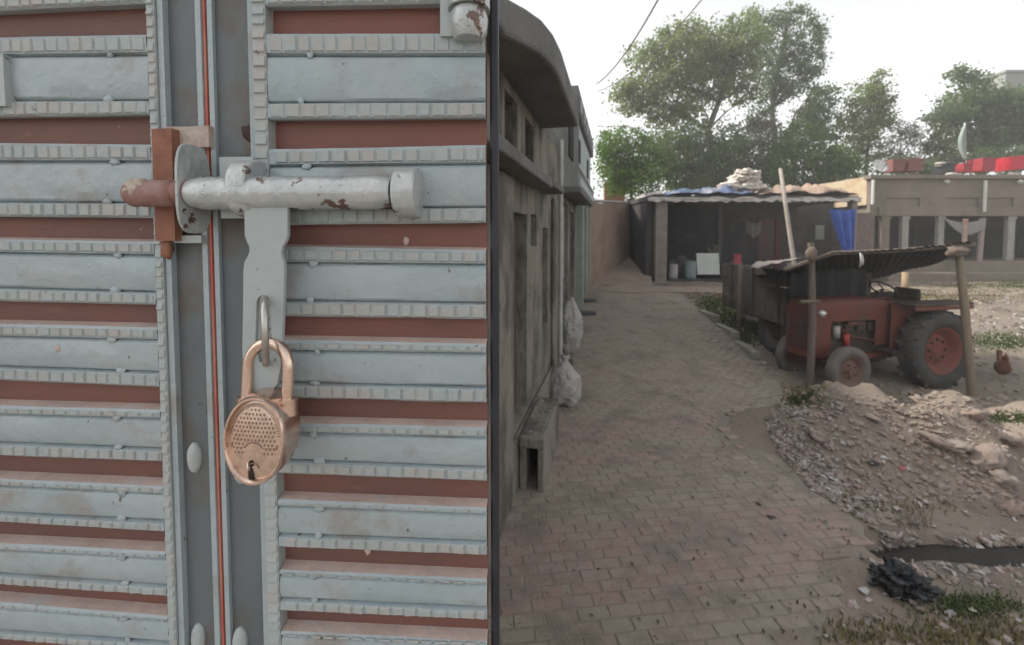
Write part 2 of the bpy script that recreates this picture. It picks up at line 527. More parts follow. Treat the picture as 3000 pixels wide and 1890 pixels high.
right = Leaf('gate_leaf', -R(2.3), 'right gate leaf of blue grey slats behind the sliding bolt and padlock')
# rows measured at two pixel columns: ledge back, groove, lower groove, bottom edge
LROWS = [((121, 113), (166, 161), (293, 292), (344, 337)), ((422, 427), (475, 475), (590, 592), (635, 639)), ((697, 704), (743, 750), (842, 854), (882, 893)),
         ((939, 948), (988, 998), (1073, 1089), (1113, 1133)), ((1172, 1184), (1216, 1228), (1296, 1313), (1334, 1350)), ((1381, 1400), (1425, 1447), (1501, 1524), (1528, 1554)),
         ((1566, 1587), (1613, 1636), (1680, 1712), (1710, 1741)), ((1733, 1769), (1784, 1817), (1847, 1878), (1870, 1905))]
RROWS = [((111, 110), (164, 164), (299, 296), (351, 346)), ((441, 429), (489, 482), (609, 605), (660, 653)), ((718, 728), (772, 778), (879, 887), (926, 935)),
         ((984, 995), (1029, 1039), (1120, 1134), (1164, 1180)), ((1219, 1235), (1268, 1284), (1346, 1369), (1385, 1408)), ((1440, 1463), (1484, 1509), (1564, 1587), (1600, 1625)),
         ((1640, 1668), (1684, 1712), (1752, 1781), (1786, 1813)), ((1815, 1845), (1862, 1888), (1925, 1952), (1955, 1982))]
N_FLAT, N_TOOTH = 0.010, 0.0125
Z_BOT, Z_TOP = 1.06, 3.25
def make_leaf(lf, rows, pxl, pxr, ul, ur, seed):
    rd = random.Random(seed)
    # red backing sheet
    b = MB()
    b.panel([ul, (ul + ur) / 2, ur], [Z_BOT, 2.2, Z_TOP], lambda u, v: True, lambda u, v, n: lf.w(u, v, n), -0.003, 0.0)
    b.build('backing_sheet', m_oxide, lf.e)
    zr = []
    for row in rows:
        q = []
        for k, (ya, yb) in enumerate(row):
            n = 0.0 if k == 0 else N_FLAT
            (u0, z0), (u1, z1) = lf.uz(pxl, ya, n), lf.uz(pxr, yb, n)
            q.append(lambda u, u0=u0, z0=z0, u1=u1, z1=z1: z0 + (z1 - z0) * (u - u0) / (u1 - u0))
        zr.append(q)
    # rows above and below the picture: the last pitch goes on
    um = (ul + ur) / 2
    first, last = zr[0], zr[-1]
    pt = first[0](um) - zr[1][0](um); pb = zr[-2][0](um) - last[0](um)
    ext = []
    k = 1
    while first[0](um) + k * pt < Z_TOP - 0.02:
        ext.append([lambda u, f=f, k=k: f(u) + k * pt for f in first]); k += 1
    k = 1
    while last[3](um) - k * pb > Z_BOT + 0.02:
        ext.append([lambda u, f=f, k=k: f(u) - k * pb for f in last]); k += 1
    for idx, q in enumerate(zr + ext):
        zt, g1, g2, zb = q
        n_u = 14
        us = [ul + (ur - ul) * i / n_u for i in range(n_u + 1)]
        wob = lambda u, a, s: a * noise.noise(Vector((u * 22, idx * 3.1 + seed, s)))
        # the pressed slat: flat face, grooves, returns to the sheet, dusty ledge on top
        prof = [(lambda u: zt(u) + 0.0010, 0.0), (lambda u: zt(u) - 0.0012 + wob(u, 0.0008, 1), N_TOOTH - 0.002), (lambda u: zt(u) - 0.0035 + wob(u, 0.0006, 2), N_TOOTH - 0.0005),
                (lambda u: g1(u) + 0.0022, N_TOOTH - 0.001), (lambda u: g1(u) + 0.0006, 0.0062), (lambda u: g1(u) - 0.0012, N_FLAT - 0.0005), (lambda u: g1(u) - 0.003, N_FLAT + 0.0008),
                (lambda u: (g1(u) + g2(u)) / 2, N_FLAT + 0.0016), (lambda u: g2(u) + 0.003, N_FLAT + 0.0008), (lambda u: g2(u) + 0.001, N_FLAT - 0.0005), (lambda u: g2(u) - 0.0006, 0.0062), (lambda u: g2(u) - 0.002, N_TOOTH - 0.001),
                (lambda u: zb(u) + 0.0016, N_TOOTH - 0.0006), (lambda u: zb(u) + wob(u, 0.0006, 3), N_TOOTH - 0.0025), (lambda u: zb(u) + 0.001, 0.0)]
        b = MB()
        vs = [lf.w(u, fz(u), n + (0.0006 * noise.noise(Vector((u * 15, idx, j))) if 0 < j < 14 else 0)) for u in us for j, (fz, n) in enumerate(prof)]
        P = len(prof)
        for i in range(n_u):
            for j in range(P - 1):
                b.f.append((i * P + j, (i + 1) * P + j, (i + 1) * P + j + 1, i * P + j + 1))
                b.m.append(1 if j == 0 else 0)
        b.v = [tuple(v) for v in vs]
        slat = b.build('slat', [m_paint, m_dust], lf.e, smooth=False)
        smooth_angle(slat, 30)
        # crimped squares pressed along both edges
        for lo, hi, part in ((lambda u: g1(u) + 0.0028, lambda u: zt(u) - 0.0030, 0), (lambda u: zb(u) + 0.0012, lambda u: g2(u) - 0.0022, 1)):
            b = MB()
            u = ul + rd.uniform(0, 0.006)
            soft = 0.45 if idx == 0 else 1.0
            while u < ur - 0.004:
                wd = min(0.0138 * rd.uniform(0.86, 1.12), ur - u - 0.001)
                a0, a1 = u + 0.0004, u + wd - 0.0004
                h = N_TOOTH + soft * rd.uniform(0.0004, 0.0011)
                zl0, zl1, zh0, zh1 = lo(a0) + rd.uniform(-.0003, .0003), lo(a1) + rd.uniform(-.0003, .0003), hi(a0) + rd.uniform(-.0003, .0004), hi(a1) + rd.uniform(-.0003, .0004)
                c = 0.0014
                base = [lf.w(a0, zl0, N_TOOTH - .0012), lf.w(a1, zl1, N_TOOTH - .0012), lf.w(a1, zh1, N_TOOTH - .0012), lf.w(a0, zh0, N_TOOTH - .0012)]
                tilt = rd.uniform(-0.0004, 0.0004)
                top = [lf.w(a0 + c, zl0 + c, h - tilt), lf.w(a1 - c, zl1 + c, h + tilt), lf.w(a1 - c, zh1 - c, h + tilt), lf.w(a0 + c, zh0 - c, h - tilt)]
                b.add(base + top, [(4, 5, 6, 7), (0, 1, 5, 4), (1, 2, 6, 5), (2, 3, 7, 6), (3, 0, 4, 7)])
                u += wd
            o = b.build('crimped_edge', m_crimp, slat); o.modifiers.new('s', 'SUBSURF').levels = 0
            o.modifiers.clear()
        # weld beads across the grooves
        for g in (g1, g2):
            b = MB(); uw = (ur - 0.04 - rd.uniform(0, .012)) if lf is left else (ul + 0.03 + rd.uniform(0, .014))
            b.blob(lf.w(uw, g(uw), N_FLAT + 0.0006), (0.0050 * rd.uniform(.6, 1.2), 0.0016, 0.0042 * rd.uniform(.6, 1.2)), seed=idx + 3 * seed, amp=0.5, sub=2, fr=2.2)
            b.build('weld_bead', m_paint, slat, smooth=True)
def strip_vertical(lf, u0, u1, seed):
    """crimped strip running down the inner edge of the slats"""
    rd = random.Random(seed)
    b = MB(); c = 0.0013
    b.panel([u0, u1], [Z_BOT, Z_TOP], lambda u, v: True, lf.w, 0.0, 0.0115)
    z = Z_BOT + 0.004
    while z < Z_TOP - 0.02:
        h = 0.0112 * rd.uniform(0.8, 1.2); n = 0.0118 + rd.uniform(0.0006, 0.0012); ti = rd.uniform(0.0002, 0.0009)
        base = [lf.w(u0, z + .0004, .0105), lf.w(u1, z + .0004, .0105), lf.w(u1, z + h - .0004, .0105), lf.w(u0, z + h - .0004, .0105)]
        top = [lf.w(u0 + c, z + .001 + c, n + ti), lf.w(u1 - c, z + .001 + c, n + ti), lf.w(u1 - c, z + h - .001 - c, n - ti), lf.w(u0 + c, z + h - .001 - c, n - ti)]
        b.add(base + top, [(4, 5, 6, 7), (0, 1, 5, 4), (1, 2, 6, 5), (2, 3, 7, 6), (3, 0, 4, 7)])
        z += h
    b.build('crimped_strip', m_crimp, lf.e)
def vbar(lf, name, u0, u1, n0, n1, m, bev=0.0008):
    b = MB(); b.panel([u0, u1], [Z_BOT - 0.02, 1.6, 2.1, 2.6, Z_TOP + 0.02], lambda u, v: True, lf.w, n0, n1)
    return b.build(name, m, lf.e, bevel=bev)
U = lambda lf, px, n=0.0, py=900: lf.uz(px, py, n)[0]
# left leaf, from the slats to the meeting edge
a0, a1, a2, a3, a4, a5 = U(left, 458, .012), U(left, 483, .012), U(left, 506, .0095), U(left, 598, .0075), U(left, 613, .0075), U(left, 624, .0055)
make_leaf(left, LROWS, 0, 440, -0.62, a0 - 0.0005, 5)
strip_vertical(left, a0, a1 - 0.0008, 7)
vbar(left, 'angle_flange', a1, a2, -0.004, 0.0095, m_paint, 0.002)
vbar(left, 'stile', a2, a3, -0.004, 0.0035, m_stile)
vbar(left, 'edge_flange', a3, a4, -0.004, 0.0075, m_paint, 0.0015)
vbar(left, 'meeting_strip', a4 + 0.0005, a5 + 0.0006, -0.012, 0.0055, m_red)
# right leaf
b0, b1, b2, b3, b4 = U(right, 632, .0075), U(right, 646, .0075), U(right, 747, .0085), U(right, 763, .0085), U(right, 797, .012)
RU = U(right, 1424, .012)
make_leaf(right, RROWS, 812, 1420, b4 + 0.0006, RU, 9)
strip_vertical(right, b3 + 0.0008, b4, 13)
vbar(right, 'edge_flange', b0, b1, -0.004, 0.0075, m_paint, 0.0015)
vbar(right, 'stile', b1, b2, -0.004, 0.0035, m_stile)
vbar(right, 'angle_flange', b2, b3, -0.004, 0.0085, m_paint, 0.002)
# domed rivets in both stiles
for lf, px, py in ((left, 571, 1340), (right, 706, 1372), (left, 582, 1868), (right, 704, 1878)):
    u, z = lf.uz(px, py, 0.004)
    b = MB(); b.blob(lf.w(u, z, 0.0035), (0.0075, 0.0065, 0.0155), seed=px, amp=0.06, sub=3, rot=rotz(lf.yaw))
    b.build('rivet', m_hasp, lf.e, smooth=True)
# dark paint chip on the right stile, tab and upper bracket
u, z = right.uz(732, 388, 0.004); b = MB(); b.blob(right.w(u, z, 0.0036), (0.0075, 0.0012, 0.0085), seed=2, amp=0.6, sub=2); b.build('dark_stain', mat('stain_brown', (0.06, 0.03, 0.03), 0.8), right.e, smooth=True)
u0, zt = right.uz(1290, -60, 0.014); u1, zb = right.uz(1325, 108, 0.014)
b = MB(); b.panel([u0, u1], [zb, zt], lambda u, v: True, right.w, 0.0, 0.016); b.build('bracket_plate', m_hasp, right.e, bevel=0.0015)
u0, z0 = right.uz(1372, 25, 0.02); u1, z1 = right.uz(1372, 112, 0.02)
b = MB(); b.tube([right.w(u0, z0 + .06, 0.016), right.w(u0, z0, 0.016)], 0.019, 20); b.tube([right.w(u0, z0 - .001, 0.016), right.w(u0, z0 - .008, 0.016), right.w(u1, z1 + .006, .016), right.w(u1, z1, .016)], [.0155, .0175, .0165, .013], 20)
smooth_angle(b.build('upper_bolt_barrel', m_chip, right.e), 40)
u, z = left.uz(8, 235, 0.014)
b = MB(); b.panel([u - .02, u + .006], [z - .026, z + .024], lambda u, v: True, left.w, 0.0, 0.017); smooth_angle(b.build('side_tab', m_hasp, left.e, bevel=0.004), 40)
# spatters of pale filler
for lf, px, py in ((right, 1188, 706), (right, 1074, 1622), (left, 22, 800), (left, 195, 1015), (right, 1150, 1790)):
    u, z = lf.uz(px, py, 0.004); b = MB(); n = 0.011 if px in (22, 195) else 0.0005
    b.blob(lf.w(u, z, n), (.003, .0016, .0042), seed=px, amp=.5, sub=2); b.build('paint_drip', m_dust, lf.e, smooth=True)
# ---- keeper on the left leaf
def lp(lf, px, py, n):
    u, z = lf.uz(px, py, n); return u, z
b = MB()
(u0, z0), (u1, z1) = lp(left, 446, 372, .02), lp(left, 516, 706, .02)
b.panel([u0, u1], [z1, z0 - .002], lambda u, v: True, left.w, 0.0125, 0.021)
keeper = b.build('keeper_plate', m_rust, left.e, bevel=0.0015)
b = MB(); (u0, z0), (u1, z1) = lp(left, 470, 366, .018), lp(left, 598, 425, .018)
b.panel([u0, u0 + (u1 - u0) * .5, u1], [z1, z0], lambda u, v: True, lambda u, v, n: left.w(u, v + .004 * noise.noise(Vector((u * 90, v * 80, 3))), n), .004, .0125); b.build('keeper_tab', mat('dusty_chipped', (.46, .42, .39), .8, (.36, .25, .20), 40, bump=.4, bscale=150), keeper, bevel=.003)
b = MB(); (u0, z0), (u1, z1) = lp(left, 480, 700, .014), lp(left, 500, 756, .014)
b.blob(left.w((u0 + u1) / 2, (z0 + z1) / 2, .014), (.006, .004, .011), seed=6, amp=.4, sub=2); b.build('rust_drip', m_rust, keeper, smooth=True)
b = MB(); (u0, z0), (u1, z1) = lp(left, 520, 690, .01), lp(left, 600, 712, .01)
b.panel([u0, u1], [z1, z0], lambda u, v: True, left.w, 0.0, 0.014); b.build('keeper_foot', m_hasp, keeper, bevel=.001)
# keeper ring: a thick oval plate standing out from the leaf that the rod runs through
(ur0, zr0), (ur1, zr1) = lp(left, 514, 412, .042), lp(left, 530, 684, .042)
b = MB(); prof = []
cz, hz = (zr0 + zr1) / 2, (zr0 - zr1) / 2
for k in range(28):
    t = 2 * math.pi * k / 28
    ex = 0.55
    prof.append((0.026 + 0.019 * math.copysign(abs(math.cos(t)) ** ex, math.cos(t)), cz + hz * math.copysign(abs(math.sin(t)) ** 0.6, math.sin(t))))
b.prism(prof, lambda n, z, u: left.w(u, z, n), ur0, ur1)
smooth_angle(b.build('keeper_ring', m_chip, left.e, bevel=0.003), 50)

# ---- sliding bolt with its hasp tongue
zc = right.uz(900, 566, .028)[1]
bolt = empty('sliding_bolt', right.w(0.05, zc, 0.012), right.yaw)
tag(bolt, 'silver grey sliding bolt with long rod and hanging slotted tongue across both leaves', 'bolt')
NR = 0.030
def rod(pa, pb, r, name, m, seg=24, dz=(0, 0)):
    ua, ub = right.uz(pa, 566, NR)[0], right.uz(pb, 566, NR)[0]
    n = 14; pts = []; rad = []
    for i in range(n + 1):
        t = i / n; u = ua + (ub - ua) * t
        pts.append(right.w(u, zc + dz[0] + (dz[1] - dz[0]) * t, NR)); e = min(t, 1 - t) * n
        rad.append(r * (0.86 if e < 0.01 else 1.0) + 0.0002 * math.sin(i * 1.7))
    b = MB(); b.tube(pts, rad, seg)
    return smooth_angle(b.build(name, m, bolt), 45)
rod(566, 1150, 0.0150, 'rod', m_chip)
rod(520, 655, 0.0118, 'rod_neck', m_boltred, dz=(.001, .001))
rod(384, 522, 0.0122, 'rod_tip', m_boltred)
b = MB(); ua, ub = right.uz(381, 556, NR)[0], right.uz(452, 556, NR)[0]
b.blob(right.w((ua + ub) / 2, zc + .0035, NR + .0015), ((ub - ua) / 2, .0118, .0105), seed=8, amp=.22, sub=4, fr=3); b.build('white_crust', mat('white_crust', (0.62, 0.58, 0.54), 0.8, (0.40, 0.32, 0.26), 50), bolt, smooth=True)
def band(pa, pb, py0, py1, name):
    """a strap bent over the rod"""
    ua, ub = right.uz(pa, 566, .045)[0], right.uz(pb, 566, .045)[0]
    z0, z1 = right.uz(pa, py1, .02)[1], right.uz(pa, py0, .02)[1]
    zm = (z0 + z1) / 2; h = (z1 - z0) / 2
    out = []
    for k in range(17):
        t = -math.pi / 2 + math.pi * k / 16
        out.append((0.010 + (NR + 0.0145 - 0.010) * max(0, math.cos(t)) ** 0.6, zm + h * math.sin(t)))
    inn = [(max(0.006, n - 0.004), zm + (z - zm) * 0.9) for n, z in reversed(out)]
    b = MB()
    o2 = out + [(0.003, zm + h), (0.003, zm - h)]
    b.prism(o2, lambda n, z, u: right.w(u, z, n), ua, ub)
    return smooth_angle(b.build(name, m_chip, bolt, bevel=0.0018), 50)
band(652, 712, 470, 640, 'guide_band')
band(1140, 1208, 492, 640, 'guide_band')
# welded foot plate behind the left band
(u0, z0), (u1, z1) = right.uz(650, 462, .016), right.uz(752, 640, .016)
b = MB(); b.panel([u0, u1], [z1, z0], lambda u, v: True, right.w, 0.0165, 0.0195); b.build('foot_plate', m_hasp, bolt, bevel=.001)
# tongue with waist and slot: outline in pixels at its own plane
NT = 0.036
OUT = [(714, 600), (716, 690), (722, 708), (729, 722), (730, 738), (724, 752), (715, 768), (712, 790), (711, 900), (709, 1015), (712, 1090), (722, 1130), (745, 1150), (790, 1150), (812, 1128), (822, 1080), (826, 1010), (830, 900), (833, 790), (832, 768), (826, 752), (824, 738), (828, 722), (838, 706), (843, 690), (842, 600)]
def slot_edge(k):
    pass
def tongue():
    pts = [right.uz(x, y, NT) for x, y in OUT]
    slot_px = []
    for k in range(12):
        t = math.pi * k / 11
        slot_px.append((771 + 19 * math.cos(t), 888 - 22 * math.sin(t)))
    slot_px += [(748, 1000), (760, 1062), (780, 1062), (795, 1000)]
    sl = [right.uz(x, y, NT) for x, y in slot_px]
    import bmesh
    bm = bmesh.new()
    def loop(p): 
        vs = [bm.verts.new((u, z, 0)) for u, z in p]
        return [bm.edges.new((vs[i], vs[(i + 1) % len(vs)])) for i in range(len(vs))]
    es = loop(pts) + loop(sl)
    bmesh.ops.triangle_fill(bm, use_beauty=True, use_dissolve=False, edges=es)
    bmesh.ops.recalc_face_normals(bm, faces=bm.faces)
    g = bmesh.ops.extrude_face_region(bm, geom=list(bm.faces))
    for v in [x for x in g['geom'] if isinstance(x, bmesh.types.BMVert)]: v.co.z = 0.0045
    bmesh.ops.recalc_face_normals(bm, faces=bm.faces)
    b = MB(); bm.verts.index_update()
    b.add([right.w(v.co.x, v.co.y, NT - 0.0045 + v.co.z) for v in bm.verts], [tuple(v.index for v in f.verts) for f in bm.faces])
    bm.free()
    return b.build('slotted_tongue', m_hasp, bolt, bevel=0.0007)
tongue()
# staple that comes out through the slot, seen edge on
us_, zs0 = right.uz(771, 872, NT); zs1 = right.uz(772, 1068, NT)[1]
b = MB(); pts = []
for k in range(19):
    t = math.pi * k / 18
    pts.append(right.w(us_ - .004, (zs0 + zs1) / 2 + (zs0 - zs1) / 2 * math.cos(t), NT - 0.008) + Vector((.50, -.866, 0)) * (0.030 * math.sin(t) ** 0.7))
b.tube(pts, 0.0030, 10); smooth_angle(b.build('staple', m_steel, right.e), 60)

# ---- padlock: round body tilted a little, shackle through the staple
m_cop = mat('lock_copper', (0.74, 0.57, 0.48), 0.24, (0.66, 0.49, 0.41), 70, metal=0.92, col3=(.45, .29, .22), c3scale=120, c3lo=.57, c3hi=.7, bump=0.06, bscale=300, spec=0.5)
m_copd = mat('lock_engraving', (0.30, 0.185, 0.14), 0.6, (0.22, 0.13, 0.10), 120, metal=0.3)
m_cop2 = mat('lock_face', (0.70, 0.54, 0.45), 0.33, (0.52, 0.385, 0.31), 120, metal=0.85, bump=0.15, bscale=500)
NL = 0.050
uc, zcL = right.uz(763, 1276, NL)
lock = empty('padlock', right.w(uc, zcL - 0.045, NL), right.yaw)
tag(lock, 'rose copper round padlock hanging from the slotted bolt tongue', 'padlock')
ru = (right.uz(857, 1276, NL)[0] - right.uz(668, 1276, NL)[0]) / 2
rz = (right.uz(763, 1150, NL)[1] - right.uz(763, 1400, NL)[1]) / 2
def L3(a, b, d):    # lock frame: a right, b up, d towards the viewer; tipped a little
    b2 = b * math.cos(R(6)) ; d2 = d - b * math.sin(R(6)) + a * math.tan(R(5))
    return right.w(uc + a, zcL + b2, NL + d2)
def disc(prof, name, m, par, seg=56):
    b = MB(); vs = []; n = len(prof)
    for k_, d in prof:
        for i in range(seg):
            t = 2 * math.pi * i / seg
            vs.append(L3(ru * k_ * math.cos(t), rz * k_ * math.sin(t), d))
    fs = [(i * seg + k, i * seg + (k + 1) % seg, (i + 1) * seg + (k + 1) % seg, (i + 1) * seg + k) for i in range(n - 1) for k in range(seg)]
    fs += [tuple(reversed(range(seg))), tuple((n - 1) * seg + k for k in range(seg))]
    b.add(vs, fs); return smooth_angle(b.build(name, m, par), 35)
body = disc([(0.86, -0.020), (0.95, -0.018), (0.99, -0.014), (1.0, -0.006), (1.0, 0.004), (0.985, 0.0085), (0.95, 0.0108), (0.90, 0.0108), (0.868, 0.0092), (0.855, 0.0068)], 'lock_body', m_cop, lock)
face = disc([(0.86, 0.0060), (0.86, 0.0072), (0.6, 0.0088), (0.0001, 0.0094)], 'face_plate', m_cop2, lock)
def fd(a, b): 
    r = math.sqrt((a / ru) ** 2 + (b / rz) ** 2); return (0.0094 - .001 * r if r < .6 else .0088 - (r - .6) / .26 * .0016)
# engraved dimples in a diamond grid over the upper part
b = MB()
for i in range(-10, 11):
    for j in range(-2, 12):
        a_ = (i + (0.5 if j % 2 else 0)) * 0.0034; z_ = -0.0035 + j * 0.0036
        r = math.sqrt((a_ / ru) ** 2 + (z_ / rz) ** 2)
        if r > 0.69 or (j < 1 and abs(a_) < 0.009): continue
        d = fd(a_, z_) + 0.00025; q = 0.0010
        b.add([L3(a_ - q, z_, d), L3(a_, z_ - q * 1.4, d), L3(a_ + q, z_, d), L3(a_, z_ + q * 1.4, d), L3(a_, z_, d + .0001)], [(0, 1, 4), (1, 2, 4), (2, 3, 4), (3, 0, 4)])
b.build('engraved_dots', m_copd, face)
b = MB()
for k in range(40):
    t = R(8) + R(164) * k / 39
    a_, z_ = 0.77 * ru * math.cos(t), 0.77 * rz * math.sin(t)
    c_, s_ = math.cos(t), math.sin(t)
    for w0, w1 in (((-.0004), .0004),):
        d = fd(a_, z_) + .0003
        b.add([L3(a_ - s_ * w0 - c_ * .0016, z_ + c_ * w0 - s_ * .0016, d), L3(a_ - s_ * w1 - c_ * .0016, z_ + c_ * w1 - s_ * .0016, d), L3(a_ - s_ * w1 + c_ * .0016, z_ + c_ * w1 + s_ * .0016, d), L3(a_ - s_ * w0 + c_ * .0016, z_ + c_ * w0 + s_ * .0016, d)], [(0, 1, 2, 3)])
b.build('milled_border', m_copd, face)
b = MB()
for rr, zz, t0, t1 in ((0.0085, -.0085, 20, 160), (0.0055, -.0235, 5, 175), (0.72 * ru, -.004, 178, 190), (0.72 * ru, -.004, -10, 2)):
    pts = []
    for k in range(13):
        t = R(t0 + (t1 - t0) * k / 12); a_, z_ = rr * math.cos(t), zz + rr * 0.8 * math.sin(t); pts.append(L3(a_, z_, fd(a_, z_) + .0001))
    b.tube(pts, .0007, 6)
b.tube([L3(-.7 * ru, -.006, fd(-.7 * ru, -.006)), L3(-.3 * ru, -.0065, fd(-.3 * ru, -.006))], .0005, 5); b.tube([L3(.7 * ru, -.006, fd(.7 * ru, -.006)), L3(.3 * ru, -.0065, fd(.3 * ru, -.006))], .0005, 5)
b.build('engraved_arc', m_copd, face)
# keyhole with a little swung cover
b = MB(); kc = (-0.0015, -0.0195)
b.prism([(kc[0] + .0024 * math.cos(2 * math.pi * k / 14), kc[1] + .0030 * math.sin(2 * math.pi * k / 14)) for k in range(14)], lambda a, z, d: L3(a, z, d), fd(*kc) - .0005, fd(*kc) + .0006)
b.prism([(kc[0] - .0017, kc[1] - .0145), (kc[0] + .0019, kc[1] - .0145), (kc[0] + .0016, kc[1] - .001), (kc[0] - .0012, kc[1] - .001)], lambda a, z, d: L3(a, z, d), .0055, .0088)
b.build('keyhole', mat('keyhole_black', (0.02, 0.012, 0.01), 0.8), lock)
b = MB(); b.tube([L3(kc[0] - .0030, kc[1] + .001, .0092), L3(kc[0] - .0034, kc[1] - .006, .0088), L3(kc[0] - .0028, kc[1] - .013, .0078)], .0008, 8); b.build('key_cover', m_cop, lock, smooth=True)
# shackle
b = MB(); pts = []
sr = 0.0196
ztop = right.uz(765, 1014, NL)[1] - zcL
for k in range(5): pts.append((-sr, rz * 0.5 + (ztop - sr * 1.15 - rz * 0.5) * k / 5))
for k in range(25):
    t = math.pi - math.pi * k / 24; pts.append((sr * math.cos(t), ztop - sr * 1.15 + sr * 1.15 * math.sin(t)))
for k in range(1, 6): pts.append((sr, ztop - sr * 1.15 - (ztop - sr * 1.15 - rz * 0.5) * k / 5))
b.tube([L3(a_ + 0.001, z_ * 1.0, -0.006) for a_, z_ in pts], 0.0049, 18)
smooth_angle(b.build('shackle', m_cop, lock), 60)
for sg in (1, -1):
    b = MB(); b.tube([L3(sg * sr + .001, rz * .42, -.007), L3(sg * sr + .001, rz * .80, -.007)], .0085, 20)
    smooth_angle(b.build('shackle_collar', m_cop, lock), 45)

# ---- gate post on the right, platform the gate stands on, wall that carries the left leaf
pz = right.w(RU + 0.0045, 0, 0.0)
b = MB(); b.box((pz.x + .0025, pz.y + 0.010, 2.12), (0.008, 0.022, 2.26)); post = b.build('gate_post', m_darkpost, bevel=.002)
tag(post, 'thin dark navy steel post at the right edge of the gate', 'post')
m_conc = mat('platform_concrete', (0.24, 0.225, 0.20), 0.9, (0.19, 0.18, 0.16), 4, bump=.3, bscale=30)
b = MB(); b.box((-1.1, -0.85, 0.46), (3.6, 2.9, 1.0)); pl = b.build('gate_platform', m_conc, bevel=.01); tag(pl, 'raised concrete platform under the gate, below the picture', 'platform')
b = MB(); pw = left.w(-0.80, 0, 0); b.box((pw.x - 0.15, pw.y, 2.2), (0.6, 0.30, 2.5), rotz(left.yaw)); w_ = b.build('gate_pier', m_conc, bevel=.01); tag(w_, 'plastered masonry pier carrying the left gate leaf, left of the picture', 'pier')
# ================================================================== HOUSES ALONG THE LEFT OF THE LANE
m_wall = mat('old_plaster', (0.245, 0.225, 0.188), 0.92, (0.185, 0.17, 0.145), 2.4, bump=.55, bscale=12, col3=(0.10, 0.094, 0.08), c3scale=1.9, c3lo=.46, c3hi=.60, stretch=(1.6, 1.6, .7), spk=((.30, .27, .235), 7, .66))
m_roofc = mat('stained_concrete', (0.17, 0.17, 0.165), 0.92, (0.12, 0.122, 0.12), 1.8, bump=.25, bscale=20, col3=(0.08, 0.082, 0.08), c3scale=0.9, c3lo=.5, c3hi=.75)
m_white = mat('whitewash', (0.48, 0.53, 0.54), 0.85, (0.40, 0.45, 0.46), 1.5, col3=(0.26, 0.27, 0.26), c3scale=2.4, c3lo=.55, c3hi=.75)
m_brown = mat('brown_door_wood', (0.10, 0.065, 0.05), 0.8, (0.075, 0.05, 0.04), 6, bump=.2, bscale=30, stretch=(6, 6, 0.7))
m_black = mat('dark_inside', (0.02, 0.02, 0.02), 0.95)
m_greyp = mat('grey_shutter_paint', (0.21, 0.225, 0.225), 0.6, (0.16, 0.175, 0.18), 3, col3=(0.12, 0.12, 0.11), c3scale=5)
m_pale = mat('pale_frame_paint', (0.45, 0.46, 0.44), 0.7, (0.34, 0.35, 0.33), 5)
m_green = mat('pale_green_paint', (0.30, 0.345, 0.31), 0.75, (0.22, 0.26, 0.235), 3)
def fbox(b, s0, s1, o0, o1, z0, z1):
    b.hexa([Fp(s0, o0, z0), Fp(s1, o0, z0), Fp(s1, o1, z0), Fp(s0, o1, z0), Fp(s0, o0, z1), Fp(s1, o0, z1), Fp(s1, o1, z1), Fp(s0, o1, z1)][::1])
def fpart(name, m, par, *bx, bev=0.008):
    b = MB()
    for q in bx: fbox(b, *q)
    return b.build(name, m, par, bevel=bev)
# ---- nearest house
h1 = empty('village_house', Fp(1.2, -1.6, 0))
tag(h1, 'grey plastered house nearest the gate, with roof overhang and two ventilator slits', 'house', 'houses along the lane')
ops = [(-0.02, 0.66, 0.55, 2.62), (0.86, 1.22, 2.28, 2.64), (-0.26, 0.22, 3.14, 3.64), (0.56, 1.0, 3.14, 3.62), (1.62, 2.05, 1.2, 2.5)]
us = sorted({-2.8, 3.3, *[q for o in ops for q in o[:2]]}); vs = sorted({-0.15, 3.735, *[q for o in ops for q in o[2:]]})
b = MB(); b.panel(us, vs, lambda u, v: not any(o[0] < u < o[1] and o[2] < v < o[3] for o in ops), lambda u, v, n: Fp(u, n, v), -0.22, 0.0)
b.build('wall', m_wall, h1)
fpart('end_wall', m_wall, h1, (-2.8, -2.58, -3.4, -0.23, -.15, 3.73)); fpart('end_wall', m_wall, h1, (3.06, 3.28, -3.4, -0.23, -.15, 3.73))
b = MB(); b.prism([(-3.0, -3.6), (-3.0, .18), (-.95, .2), (-.78, .30), (-.60, .38), (-.35, .43), (-.05, .45), (1.6, .45), (1.6, -.01), (3.28, -.01), (3.28, -3.6)], lambda s, o, z: Fp(s, o, z), 3.74, 4.0); b.build('roof', m_roofc, h1, bevel=.03)
for s0, s1 in ((-1.8, 0.9), (0.98, 1.95)):
    fpart('ledge', m_roofc, h1, (s0, s1, 0.003, 0.24, 2.92 if s0 < 0 else 2.95, 3.02 if s0 < 0 else 3.04), bev=.015)
d = fpart('door', m_brown, h1, (-0.01, 0.65, -0.17, -0.12, 0.56, 2.61))
for k in range(4): fpart('door_plank', m_brown, d, (0.02 + k * .155, 0.155 + k * .155, -0.118, -0.105, 0.6, 2.57), bev=.004)
fpart('window_shutter', m_black, h1, (0.87, 1.21, -0.19, -0.15, 2.29, 2.63))
w = fpart('window_shutter', m_brown, h1, (1.63, 2.04, -0.17, -0.13, 1.21, 2.49))
for z0 in (1.3, 1.72, 2.14): fpart('shutter_panel', m_brown, w, (1.68, 1.99, -0.128, -0.115, z0, z0 + .34), bev=.006)
for q in (2, 3): fpart('ventilator', m_black, h1, (ops[q][0] + .01, ops[q][1] - .01, -.21, -.18, ops[q][2] + .01, ops[q][3] - .01))
fpart('pilaster', m_wall, h1, (-0.98, -0.14, 0.003, 0.055, -.1, 2.91), bev=.02)
